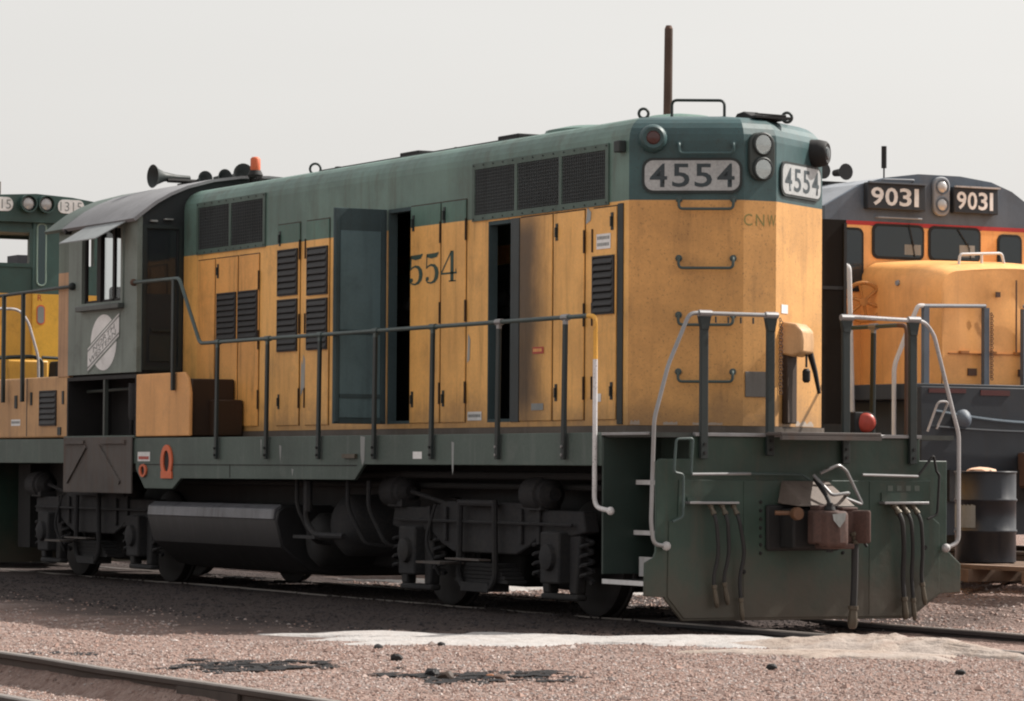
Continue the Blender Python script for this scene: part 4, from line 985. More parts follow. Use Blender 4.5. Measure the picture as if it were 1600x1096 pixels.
# end handrails
def vtube(pts, r_=.0175): return MB().tube(bend([(PX+.045, y, z) for y, z in pts], .06), r_, 10)
hl1 = obj('end_handrail', vtube([(-1.38, .665), (-1.50, .68), (-1.525, .85), (-1.50, 1.69), (-1.37, 2.13), (-1.17, 2.555), (-.34, 2.555)]), m_steel, L)
q = MB(); q.ball((PX+.045, -1.38, .665), .038); obj('rail_boss', q, m_wornw, hl1)
hl2 = obj('end_handrail', vtube([(.31, 2.565), (1.14, 2.545), (1.24, 2.44), (1.45, 1.75), (1.50, 1.60), (1.50, .68), (1.37, .635)]), m_wornw, L)
q = MB(); q.ball((PX+.045, 1.37, .635), .038); obj('rail_boss', q, m_wornw, hl2)
for y, z0, z1 in ((-1.025, 1.37, 2.54), (-.385, 1.40, 2.54), (.36, 1.34, 2.55), (1.035, 1.34, 2.54)):
    q = MB(); q.box(PX+.011, PX+.05, y-.035, y+.035, z0, z1); q.hexa([(PX+.015, y-.035, z1-.12), (PX+.055, y-.035, z1-.12), (PX+.055, y+.035, z1-.12), (PX+.015, y+.035, z1-.12), (PX+.015, y-.06, z1), (PX+.055, y-.06, z1), (PX+.055, y+.06, z1), (PX+.015, y+.06, z1)])
    sp_ = obj('end_stanchion', q, m_dgreen, L, bev=.006)
    q = MB()
    for dz in (.05, .12): q.lathe([(.013, 0), (.013, .012)], (PX+.05, y, z0+dz), X_, 6)
    obj('bolt', q, m_black, sp_)
    q = MB(); q.tube([(PX+.045, y-.06, 2.555), (PX+.045, y+.06, 2.555)], .027, 10); obj('rail_clamp', q, m_steel, sp_)
q = MB()
for i in range(26): q.torus((PX+.07, -.315+.012*(i % 2), 2.52-i*.024), ((1, 0, 0) if i % 2 else (0, 1, 0)), .015, .004, 8, 5)
obj('safety_chain', q, m_rust, L)
q = MB()
for i in range(4): q.tube([(PX+.06, -.93+.12*i, 2.53), (PX+.06, -.93+.12*i, 2.48)], .008, 6)
obj('chain_hook', q, m_dgreen, L)
# drop step over the coupler
q = MB(); q.prism([(-.50, 1.572), (-.30, 1.572), (-.30, 1.60), (-.50, 1.60)], yz, PX+.03, PX+.5)
q = MB(); q.prism([(PX+.03, -.42), (PX+.28, -.56), (PX+.46, -.55), (PX+.47, .42), (PX+.03, .45)], xy, 1.566, 1.592); ds = obj('drop_step', q, m_grunge, L, bev=.005)
q = MB(); q.prism([(PX+.44, -.55), (PX+.475, -.55), (PX+.475, .42), (PX+.44, .42)], xy, 1.53, 1.565); obj('step_lip', q, m_grunge, ds)
# uncoupling rod
q = MB(); xr = PX+.075
q.tube(bend([(xr, -1.34, .86), (xr, -1.24, .90), (xr, -1.24, 1.245), (xr, -1.33, 1.26), (xr, -1.31, 1.53), (xr, -1.15, 1.535), (xr, -1.17, 1.245), (xr, -.60, 1.252), (xr, -.1, 1.248), (xr, -.02, 1.20)], .03), .011, 8); obj('uncoupling_rod', q, m_rail, L)
q = MB(); q.tube([(xr, -1.16, 1.246), (xr, -.60, 1.252)], .0125, 8); q.tube([(xr, .50, 1.248), (xr, 1.06, 1.238)], .0125, 8); obj('uncoupling_rod', q, m_steel, L)
q = MB(); q.tube(bend([(xr, 1.06, 1.238), (xr, 1.22, 1.42), (xr, 1.25, 1.28), (xr, 1.28, 1.25), (xr, 1.26, .92), (xr, 1.16, .88)], .03), .011, 8); obj('uncoupling_rod', q, m_black, L)
q = MB(); q.tube(bend([(xr+.10, -.05, 1.245), (xr+.25, .03, 1.08), (xr+.25, .20, 1.10), (xr+.02, .30, 1.06), (xr+.0, .50, 1.0), (xr, .34, 1.28), (xr+.02, .25, 1.33), (xr, .08, 1.26)], .03), .014, 8); obj('coupler_loop_handle', q, m_steel, L)
# hose brackets and hoses
for y0, y1 in ((-1.19, -.72), (.71, 1.16)):
    q = MB(); q.box(PX+.010, PX+.10, y0, y1, 1.005, 1.025); hbk = obj('hose_bracket', q, m_steel, L, bev=.003)
    q = MB(); q.box(PX+.0105, PX+.022, y0+.02, y1-.02, 1.028, 1.10 if y0 > 0 else 1.06); obj('bracket_plate', q, m_pilot, hbk)
def hose(pts, r_=.018, fit=True, par=L):
    p = bend(pts, .15, 6); q = MB(); q.tube(p, r_, 10); h = obj('air_hose', q, m_rubber, par)
    q = MB(); a = Vector(p[0]); d = (Vector(p[1])-a).normalized(); q.lathe([(r_*1.4, 0), (r_*1.5, .03), (r_*1.15, .035), (r_*1.15, .07), (r_*1.5, .075), (r_*1.5, .10)], a, d, 10)
    b = Vector(p[-1]); d = (b-Vector(p[-2])).normalized(); q.lathe([(r_*1.5, -.10), (r_*1.5, -.07), (r_*1.1, -.065), (r_*1.3, -.01), (r_*1.45, .04), (r_*1.1, .08), (r_*.6, .09)], b, d, 10)
    obj('hose_fitting', q, m_brass, h)
for (y, yb, zb) in ((-.98, -.93, .25), (-.87, -.83, .27), (-.76, -.68, .14)): hose([(PX+.06, y, 1.005), (PX+.13, y+.02, .88), (PX+.10, yb+.015, .6), (PX+.06, yb-.015, .4), (PX+.06, yb+.01, zb)], .016)
for (y, yb, zb) in ((.82, .92, .13), (.91, 1.01, .12), (1.01, 1.11, .25)): hose([(PX+.06, y, 1.005), (PX+.14, y+.04, .88), (PX+.11, yb-.02, .62), (PX+.07, yb-.01, .4), (PX+.08, yb+.01, zb)], .020 if y < .9 else .016)
hose([(PX+.45, .16, .78), (PX+.46, .17, .72), (PX+.46, .165, .35), (PX+.45, .155, .08)], .030)
# coupler
q = MB(); q.box(PX+.0105, PX+.05, -.42, .30, .62, 1.0); q.box(PX+.05, PX+.26, -.30, .20, .64, .97); dp = obj('draft_pocket', q, m_black, L, bev=.02)
q = MB(); q.hexa([(PX+.011, -.30, 1.01), (PX+.33, -.30, .99), (PX+.33, .27, .99), (PX+.011, .27, 1.01), (PX+.011, -.26, 1.20), (PX+.30, -.24, 1.01), (PX+.30, .22, 1.01), (PX+.011, .20, 1.20)]); obj('striker_plate', q, paint('striker', (.17, .135, .115), dirt=(.04, .03, .025), streak=.6, smudge=.5), L, bev=.01)
q = MB(); q.box(PX+.26, PX+.36, -.17, .15, .68, .94); obj('coupler_shank', q, m_coup, L, bev=.02)
q = MB(); q.prism([(PX+.34, -.22), (PX+.46, -.24), (PX+.54, -.20), (PX+.54, -.03), (PX+.47, .0), (PX+.44, .04), (PX+.46, .14), (PX+.60, .20), (PX+.60, .235), (PX+.44, .235), (PX+.34, .15)], xy, .69, .96); ch = obj('coupler_head', q, m_coup, L, bev=.03, seg=3)
q = MB(); q.prism([(PX+.46, -.21), (PX+.62, -.20), (PX+.66, -.14), (PX+.64, -.02), (PX+.56, .03), (PX+.50, -.02), (PX+.48, -.05)], xy, .665, .955); obj('knuckle', q, m_coup, ch, bev=.035, seg=3)
q = MB(); q.box(PX+.36, PX+.50, -.21, -.08, .955, 1.0); q.box(PX+.38, PX+.46, .04, .20, .955, .985); q.box(PX+.36, PX+.56, -.16, .1, .645, .69); obj('casting_lug', q, m_coup, ch, bev=.012)
q = MB(); q.add([(PX+.667, -.19, .93), (PX+.667, -.06, .94), (PX+.668, -.07, .88), (PX+.668, -.12, .82), (PX+.668, -.18, .88)], [(0, 1, 2, 3, 4)]); obj('worn_patch', q, m_grey, ch, smooth=0)
q = MB(); q.tube([(PX+.52, -.12, .62), (PX+.52, -.12, 1.02)], .028, 10); q.lathe([(.05, 0), (.04, .03)], (PX+.52, -.12, .962), Z, 12); q.tube(bend([(PX+.50, -.10, 1.0), (PX+.42, -.09, 1.08), (PX+.12, .0, 1.21)], .03), .018); obj('knuckle_pin', q, m_black, ch)
q = MB(); q.lathe([(.05, 0), (.055, .03), (.05, .06)], (PX+.34, -.34, .93), X_, 12); q.tube([(PX+.26, -.48, .935), (PX+.33, -.33, .935)], .018); obj('angle_cock', q, paint('cock orange', (.14, .065, .032), streak=.4), L)
q = MB(); q.tube([(PX+.40, .20, .82), (PX+.44, .30, .66)], .012); obj('cock_handle', q, m_black, L)
for y in (-.62, .62):
    q = MB(); q.box(PX+.0102, PX+.0145, y-.006, y+.006, .09, 1.19); obj('weld_seam', q, m_pilot, pi)
for i in range(7):
    for y in (-.46, .35):
        q = MB(); q.lathe([(.016, 0), (.012, .012)], (PX+.0105, y, .60+.07*i), X_, 6); obj('bolt', q, m_black, pi)
# pilot casting marks
q = MB()
for i in range(4): q.box(PX+.0105, PX+.013, .80+.09*i, .85+.09*i, 1.115, 1.16)
obj('stencil_mark', q, paint('stencil grey green', (.09, .11, .095)), pi)
for (y, z) in ((.60, .72), (1.18, .64), (-.40, .66), (-.62, .45)):
    q = MB(); q.lathe([(.02, 0), (.014, .015)], (PX+.0105, y, z), X_, 8); obj('bolt', q, m_black, pi)

# ---- trucks
def truck(xc):
    T = MB(); T.box(xc-.3, xc+.3, -1.0, 1.0, .55, .98); tr = obj('truck', T, m_truck, L, bev=.02)
    for s in (-1, 1):
        yo = 1.10*s; y0, y1 = sorted((yo-.07, yo+.07))
        q = MB(); top = [(-1.85, .74), (-1.80, .92), (-1.0, .92), (-.75, .98), (.75, .98), (1.0, .92), (1.80, .92), (1.85, .74)]; bot = [(1.60, .70), (1.05, .70), (.85, .60), (.6, .52), (-.6, .52), (-.85, .60), (-1.05, .70), (-1.60, .70)]
        q.prism([(xc+a, b) for a, b in top+bot], xz, y0, y1); obj('sideframe', q, m_truck, tr, bev=.015)
        for d in (-1.37, 1.37):
            x = xc+d
            q = MB(); y0, y1 = sorted((1.02*s, 1.26*s)); q.box(x-.17, x+.17, y0, y1, .29, .74); q.prism([(x-.36, .71), (x-.30, .20), (x-.17, .20), (x-.17, .71)], xz, *sorted((1.06*s, 1.16*s))); q.prism([(x+.17, .71), (x+.17, .20), (x+.30, .20), (x+.36, .71)], xz, *sorted((1.06*s, 1.16*s)))
            q.box(x-.32, x+.32, *sorted((1.055*s, 1.165*s)), .15, .205); jb = obj('journal_box', q, m_truck, tr, bev=.02)
            q = MB(); q.lathe([(.12, 0), (.11, .04), (.05, .06)], (x, 1.26*s, .52), (0, s, 0), 16); obj('journal_cover', q, m_truck, jb)
            q = MB()
            for k in (-.42, .42):
                p = [(x+k+.055*math.cos(a*.8), 1.12*s+.055*math.sin(a*.8), .31+.0105*a) for a in range(36)]; q.tube(p, .018, 6)
            obj('coil_spring', q, m_truck, jb)
            q = MB(); q.lathe([(.455, -.07), (.505, -.055), (.51, .03), (.535, .04), (.535, .065), (.45, .07), (.40, .05), (.18, .03), (.16, .08), (.07, .09)], (x, .745*s, .508), (0, -s, 0), 40); obj('wheel', q, paint('wheel', (.014, .012, .012), dirt=(.035, .026, .022), streak=.4), tr, smooth=40)
            q = MB(); xx = x-.30 if d < 0 else x-.35
            q.lathe([(.11, 0), (.15, .02), (.155, .28), (.13, .30), (.13, .36), (.06, .42)], (xx-.20 if d > 0 else xx-.28, 1.13*s, 1.06), (1, 0, 0), 20); bc_ = obj('brake_cylinder', q, m_truck, tr)
            q = MB(); q.box(xx-.18, xx+.12, *sorted((1.02*s, 1.22*s)), .92, .985); q.tube([(xx+.16, 1.13*s, 1.06), (x-.62*math.copysign(1, d), 1.13*s, .95), (x-.60*math.copysign(1, d), .95*s, .45)], .022); obj('brake_rigging', q, m_truck, bc_)
            q = MB(); q.prism([(x-.56*math.copysign(1, d)+a, .508+b) for a, b in ((-.05, -.18), (.05, -.18), (.06, .0), (.05, .18), (-.05, .18), (-.03, 0))], xz, *sorted((.69*s, .80*s))); obj('brake_shoe', q, m_truck, tr)
        for d in (-1.05, -.72, .72, 1.05):
            q = MB(); q.box(xc+d-.03, xc+d+.03, *sorted((1.17*s, 1.20*s)), .62, .93); obj('frame_rib', q, m_truck, tr, bev=.008)
        q = MB(); q.tube([(xc-1.7, 1.22*s, .80), (xc+1.7, 1.22*s, .80)], .014, 6); q.tube(bend([(xc-.9, 1.2*s, .95), (xc-.95, 1.28*s, .6), (xc-.8, 1.2*s, .3)], .1), .016, 6); obj('brake_pipe', q, m_truck, tr)
        # swing hanger with spring plank and step
        q = MB(); x0, x1 = xc-.33, xc+.33
        q.tube(bend([(x0, 1.24*s, 1.0), (x0-.02, 1.24*s, .30), (xc-.24, 1.24*s, .20), (xc+.24, 1.24*s, .20), (x1+.02, 1.24*s, .30), (x1, 1.24*s, 1.0)], .08), .030, 8); q.tube([(x0, 1.24*s, .97), (x1, 1.24*s, .97)], .03); obj('swing_hanger', q, m_truck, tr)
        q = MB()
        for k in range(5): q.box(xc-.50+k*.05, xc+.50-k*.05, *sorted((1.0*s, 1.20*s)), .26+k*.035, .29+k*.035)
        q.box(xc-.26, xc+.26, *sorted((1.05*s, 1.27*s)), .18, .26); obj('leaf_spring', q, m_truck, tr)
        q = MB(); q.box(xc-.80, xc-.32, *sorted((1.20*s, 1.45*s)), .415, .435); q.box(xc-.32, xc+.34, *sorted((1.28*s, 1.40*s)), .46, .475); obj('footboard', q, m_grunge, tr)
    for d in (-1.37, 1.37):
        q = MB(); q.box(xc+d*.42-.32, xc+d*.42+.32, -.62, .62, .20, .86); obj('traction_motor', q, m_black, tr, bev=.06)
        q = MB(); q.tube([(xc+d, -1.05, .508), (xc+d, 1.05, .508)], .085, 14); q.lathe([(.3, -.35), (.36, -.3), (.36, .3), (.3, .35)], (xc+d*.75, 0, .55), (0, 1, 0), 20); obj('axle', q, m_black, tr)
truck(-1.37); truck(-10.82)
# fuel tank, reservoirs, piping
q = MB(); q.prism([(-1.35, .84), (-1.27, .90), (1.27, .90), (1.35, .84), (1.37, .74), (1.30, .48), (1.0, .24), (.7, .19), (-.7, .19), (-1.0, .24), (-1.30, .48), (-1.37, .74)], yz, -8.75, -5.42); ft = obj('fuel_tank', q, m_tank, L, bev=.02)
q = MB(); q.hexa([(-8.72, -1.385, .755), (-5.45, -1.385, .755), (-5.45, -1.30, .80), (-8.72, -1.30, .80), (-8.72, -1.375, .86), (-5.45, -1.375, .86), (-5.45, -1.29, .91), (-8.72, -1.29, .91)]); obj('tank_lit_edge', q, paint('lit tank edge', (.13, .132, .145), dirt=(.035, .03, .03), streak=.6, blotch=.45, rough=.4), ft, bev=.01)  # light on the tank's top bevel put into the colour as a paler strip
q = MB(); q.lathe([(.05, -1.20), (.2, -1.18), (.30, -1.08), (.30, 1.08), (.2, 1.18), (.05, 1.20)], (-4.35, 0, .72), (0, 1, 0), 24); obj('air_reservoir', q, m_truck, L, smooth=50)
q = MB(); q.lathe([(.05, -1.15), (.2, -1.13), (.27, -1.05), (.27, 1.05), (.05, 1.15)], (-5.02, 0, .56), (0, 1, 0), 24); obj('air_reservoir', q, m_black, L, smooth=50)
q = MB(); q.tube(bend([(-4.75, -1.35, 1.2), (-4.75, -1.35, .75), (-4.55, -1.35, .62), (-4.0, -1.3, .62)], .1), .03); q.tube([(-4.6, -1.4, 1.15), (-4.6, -1.4, .85)], .045); q.box(-4.95, -4.45, -1.40, -1.2, .585, .615); obj('drain_piping', q, m_truck, L)
q = MB(); q.box(-5.38, -3.05, -.55, 1.25, .30, 1.15); obj('equipment_box', q, m_black, L, bev=.03)
q = MB(); q.box(-8.7, -3.0, 1.05, 1.35, .22, 1.2); obj('far_side_piping_box', q, m_black, L, bev=.03)
for x in (-4.9, -3.75, -3.3):
    q = MB(); q.tube(bend([(x, -1.38, 1.16), (x, -1.38, .9), (x+.12, -1.25, .55), (x+.12, -.7, .5)], .08), .022); obj('drop_pipe', q, m_truck, L)
q = MB(); q.tube([(-8.6, -1.15, 1.22), (1.3, -1.15, 1.22)], .035); q.tube([(-8.6, -1.0, 1.12), (1.3, -1.0, 1.12)], .028); obj('train_pipe', q, m_black, L)
q = MB(); q.box(-13.7, -13.3, -1.0, 1.0, .3, 1.3); obj('rear_draft_gear', q, m_black, L)

# red lantern-like marker on the far end of the platform
t = thing('marker_lantern', (1.72, .88, 1.585), 'round red marker lantern standing on the end platform', 'lantern')
q = MB(); q.box(1.58, 1.75, .72, .88, 1.586, 1.78); obj('case', q, m_black, t, bev=.01)
q = MB(); q.lathe([(.085, 0), (.082, .02), (.05, .035), (.005, .04)], (1.755, .83, 1.69), (.85, -.5, 0), 24); obj('lens', q, m_red, t, smooth=60)
q = MB(); q.torus((1.755, .83, 1.69), (.85, -.5, 0), .085, .008, 24); obj('lens_ring', q, m_black, t)

# ================================================================== YELLOW AND GREEN SWITCHER behind
SX, SY = -16.30, .13
S_ = thing('switcher_locomotive', (-20, SY, 0), 'bright yellow and green switcher locomotive coupled behind, cab end showing', 'locomotive')
q = MB(); hol = [(-.98, -.04, 3.90, 4.30)]
wall_holes(q, -.95, .95, 2.30, 4.45, [(-.88, -.04, 3.88, 4.30), (.50, .85, 3.88, 4.30)], lambda p, r_, h: (h, SY+p, r_), SX-.05, SX); cw_ = obj('cab_wall', q, paint('switcher cab', (.66, .35, .055), split=(3.50, (.035, .075, .066)), streak=.12, rough=.4), S_)
SA = [(-1.02, 4.42), (-1.0, 4.62), (-.85, 4.69), (-.5, 4.76), (0, 4.79), (.5, 4.76), (.85, 4.71), (1.0, 4.64), (1.02, 4.42)]
q = MB(); q.prism(SA, lambda p, r_, h: (h, SY+p, r_), SX-2.6, SX+.10); obj('cab_roof', q, m_mpg, S_, smooth=25)
q = MB(); wall_holes(q, -.95, .95, 2.30, 4.415, [(-.90, -.02, 3.45, 4.37), (.1, .88, 3.6, 4.37)], lambda p, r_, h: (h, SY+p, r_), SX-2.55, SX-2.5); obj('cab_wall', q, m_mpg, S_)
for s in (-1, 1):
    q = MB(); wall_holes(q, SX-2.5, SX-.05, 2.30, 4.415, [(SX-2.4, SX-.3, 3.5, 4.36)], xz, SY+s*.94-.02, SY+s*.94+.02); obj('cab_side', q, m_mpg, S_)
q = MB(); q.prism(rrect(-1.06, .0, 3.86, 4.32, .06), lambda p, r_, h: (h, SY+p, r_), SX, SX+.02)
q = MB(); wall_holes(q, -.93, .0, 3.84, 4.34, [(-.88, -.05, 3.89, 4.29)], lambda p, r_, h: (h, SY+p, r_), SX+.001, SX+.02); obj('window_frame', q, m_mpg, cw_)
q = MB(); q.box(SX+.001, SX+.03, SY-.01, SY+.40, 2.34, 4.44); sd_ = obj('cab_door', q, paint('switcher door', (.76, .42, .05), split=(3.50, (.045, .095, .085)), streak=.08, rough=.35), S_, bev=.015)
q = MB(); q.prism(rrect(.05, .16, 3.62, 4.40, .05), lambda p, r_, h: (h, SY+p, r_), SX+.031, SX+.04); obj('door_window', q, glass('green tinted glass', (.02, .05, .055), .1), sd_)
q = MB(); q.tube([(SX+.04, SY+p[0], p[1]) for p in rrect(.045, .165, 3.61, 4.41, .055)+[rrect(.045, .165, 3.61, 4.41, .055)[0]]], .010, 6); obj('window_gasket', q, paint('pale gasket', (.30, .42, .36)), sd_)
q = MB(); q.prism(rrect(.06, .15, 3.12, 3.34, .04), lambda p, r_, h: (h, SY+p, r_), SX+.031, SX+.036); obj('door_vent', q, m_grey, sd_)
q = MB(); q.prism(rrect(.045, .165, 3.10, 3.36, .055), lambda p, r_, h: (h, SY+p, r_), SX+.0305, SX+.033); obj('vent_rim', q, m_orange, sd_)
text('door_mark', 'R', .06, .08, (SX+.031, SY+.09, 3.45), Y_, Z, X_, m_red, sd_, .003)
for y in (-.13, .115):
    q = MB(); q.lathe([(.115, .10), (.115, .20), (.10, .20), (.10, .12), (.01, .12)], (SX, SY+y, 4.655), X_, 24); h_ = obj('headlight', q, m_mpg, S_)
    q = MB(); q.lathe([(.095, .13), (.07, .17), (.03, .185), (.005, .19)], (SX, SY+y, 4.655), X_, 20); obj('lens', q, m_lens, h_)
for y in (-.50, .475):
    q = MB(); q.prism(rrect(y-.18, y+.18, 4.55, 4.73, .08), lambda p, r_, h: (h, SY+p, r_), SX+.101, SX+.115); nb = obj('number_board', q, m_label, S_)
    text('number', '1315', .30, .12, (SX+.115, SY+y, 4.64), Y_, Z, X_, m_grey, nb, .003)
q = MB(); q.lathe([(.06, 4.80), (.07, 4.83), (.07, 4.98), (.03, 5.0)], (SX-.6, SY-.30, 0), Z, 14); obj('beacon', q, m_grunge, S_)
q = MB(); q.box(SX-12, SX+1.0, SY-1.5, SY+1.5, 1.35, 1.62); q.box(SX-11, SX+.5, SY-.9, SY+.9, .4, 1.35); obj('frame', q, m_black, S_)
q = MB(); q.box(SX+1.0, SX+1.05, SY-1.5, SY+1.5, .2, 1.62); obj('end_plate', q, m_mpg, S_)
q = MB(); q.box(SX-12, SX-2.6, SY-.8, SY+.8, 1.62, 3.45); obj('hood', q, m_mpy, S_, bev=.1)
q = MB(); q.prism([(SY+.05, 1.62), (SY+.75, 1.62), (SY+.62, 2.62), (SY+.12, 2.62)], yz, SX+.3, SX+.6); obj('sand_box', q, m_black, S_, bev=.03)
q = MB(); q.tube(bend([(SX+.95, SY-1.35, 1.6), (SX+.95, SY-1.35, 2.6), (SX+.95, SY-.35, 2.66), (SX+.95, SY-.22, 2.62), (SX+.95, SY-.22, 1.6)], .1), .025); q.tube([(SX+.95, SY-.22, 2.65), (SX+.95, SY+.3, 2.63)], .02); obj('end_handrail', q, m_dgreen, S_)
q = MB(); q.tube(bend([(SX+.98, SY-1.2, 3.25), (SX+.98, SY-.55, 3.25), (SX+.98, SY-.42, 3.1), (SX+.98, SY-.28, 2.65), (SX+.98, SY-.26, 1.6)], .1), .018); obj('corner_grab', q, m_wornw, S_)
q = MB(); q.box(SX+.70, SX+.75, SY-.60, SY-.05, 2.0, 2.62); obj('mu_box', q, m_mpy, S_, bev=.03)
for x in (SX-2.2, SX-9.2):
    q = MB()
    for d in (-1.2, 1.2):
        for s in (-1, 1): q.lathe([(.5, -.06), (.5, .06)], (x+d, SY+s*.745, .508), (0, 1, 0), 28)
    q.box(x-1.6, x+1.6, SY-1.1, SY+1.1, .5, .9); obj('truck', q, m_truck, S_)

# ================================================================== ORANGE AND GREY ROAD LOCOMOTIVE at right
UX, UY = -7.2, 7.94
U = thing('road_locomotive', (-13, UY, .42), 'orange and grey road locomotive numbered 9031 with dented nose', 'locomotive')
uf = lambda p, r_, h: (h, UY+p, r_)
UA = [(-1.60, 4.33), (-1.10, 4.60), (-.75, 4.69), (-.30, 4.75), (.30, 4.75), (.75, 4.70), (1.05, 4.60), (1.60, 4.27)]
q = MB(); q.prism(UA+[(1.60, 4.17), (-1.60, 4.17)], uf, UX-.06, UX); ut = obj('cab_front_top', q, m_upg, U, smooth=0)
q = MB(); q.prism(UA+[(y*.98, z-.05) for y, z in UA[::-1]], uf, UX-3.0, UX-.062); obj('cab_roof', q, m_upgl, U, smooth=0)
q = MB(); hol = [(-.92, -.25, 3.77, 4.12), (-.13, .56, 3.77, 4.12), (-1.36, -1.10, 3.38, 4.06), (.86, 1.16, 3.38, 4.06)]
wall_holes(q, -1.60, 1.60, 2.26, 4.169, hol, uf, UX-.06, UX-.001); ucf = obj('cab_front', q, m_upy, U)
q = MB(); q.box(UX-.0005, UX+.004, UY-1.60, UY+1.60, 4.125, 4.172); obj('red_stripe', q, m_upred, ucf)
q = MB(); q.box(UX-.001, UX+.002, UY-.97, UY+.61, 4.12, 4.172); obj('window_header', q, m_upg, ucf)
for (a, b, c, d) in hol:
    q = MB(); q.prism(rrect(a-.03, b+.03, c-.03, d+.03, .08), uf, UX+.003, UX+.012); wf_ = obj('window_gasket', q, m_black, ucf)
    q = MB(); q.prism(rrect(a, b, c, d, .06), uf, UX+.0125, UX+.016); obj('window_pane', q, glass('windscreen', (.012, .020, .026), .07), wf_)
for (a, b, c, d) in ((-.50, -.27, 3.80, 3.92), (.28, .50, 3.80, 3.94)):
    q = MB(); q.box(UX+.0165, UX+.0175, UY+a, UY+b, c, d); obj('paper_on_dash', q, m_grey, ucf)
for (y0, z0, y1, z1) in ((-.45, 4.16, -.38, 3.90), (.25, 4.12, .42, 3.90)):
    q = MB(); q.tube([(UX+.03, UY+y0, z0), (UX+.03, UY+y1, z1)], .006, 6); q.tube([(UX+.025, UY+y1-.02, z1+.06), (UX+.025, UY+y1+.02, z1-.12)], .007, 6); obj('wiper', q, m_black, ucf)
for s in (-1, 1):
    q = MB(); wall_holes(q, UX-3.0, UX-.062, 2.26, 4.30, [(UX-2.3, UX-.7, 3.45, 4.05)], xz, UY+s*1.58-.02, UY+s*1.58+.02); obj('cab_side', q, m_upy, U)
q = MB(); q.box(UX-3.0, UX-2.95, UY-1.5, UY+1.5, 2.26, 4.5); obj('cab_rear_wall', q, m_upf, U)
# headlight and number boards
q = MB(); q.prism(rrect(-.115, .115, 4.27, 4.73, .10), uf, UX+.0005, UX+.06); uh = obj('headlight_housing', q, m_upgl, U, bev=.015)
for z in (4.61, 4.40):
    q = MB(); q.lathe([(.085, .06), (.09, .075), (.075, .075), (.07, .062)], (UX, UY, z), X_, 22); obj('headlight_rim', q, m_upg, uh)
    q = MB(); q.lathe([(.07, .065), (.05, .085), (.02, .095), (.004, .097)], (UX, UY, z), X_, 20); obj('lens', q, m_lens, uh)
for (yc, w_, ym) in ((-.66, .82, m_wornw), (.47, .64, m_label)):
    q = MB(); q.box(UX+.0005, UX+.09, UY+yc-w_/2, UY+yc+w_/2, 4.31, 4.62); nb = obj('number_board', q, m_upf, U, bev=.012)
    TEXT_OFF[0] = .02
    for ch, fx_, fw_ in (('9', -.335, .215), ('0', -.095, .215), ('3', .145, .205), ('1', .335, .075)):
        text('number', ch, w_*fw_, .21, (UX+.09, UY+yc+w_*fx_, 4.46), Y_, Z, X_, m_label, nb, .003)
    TEXT_OFF[0] = 0
    q = MB(); q.box(UX+.09, UX+.13, UY+yc-w_/2, UY+yc+w_/2, 4.61, 4.63); obj('board_hood', q, m_upg if yc < 0 else m_wornw, nb)
q = MB(); q.tube(bend([(UX, UY-.84, 4.63), (UX+.07, UY-.84, 4.66), (UX+.07, UY-.40, 4.67), (UX, UY-.40, 4.64)], .03), .012); q.tube(bend([(UX, UY-.9, 4.22), (UX+.06, UY-.9, 4.22), (UX+.06, UY-.28, 4.22), (UX, UY-.28, 4.22)], .03), .010); obj('grab_iron', q, m_upgl, U)
q = MB(); q.tube([(UX-.6, UY-.37, 4.73), (UX-.6, UY-.37, 4.86)], .010); q.tube([(UX-.6, UY-.37, 4.86), (UX-.6, UY-.37, 5.12)], .032, 10); obj('antenna', q, m_black, U)
q = MB(); q.box(UX-1.6, UX-1.3, UY-1.3, UY-.2, 4.64, 4.74)
for y in (-1.15, -.92, -.60): q.lathe([(.04, 0), (.05, .15), (.09, .22), (.10, .24)], (UX-1.3, UY+y, 4.84), X_, 16)
obj('horn', q, m_black, U)
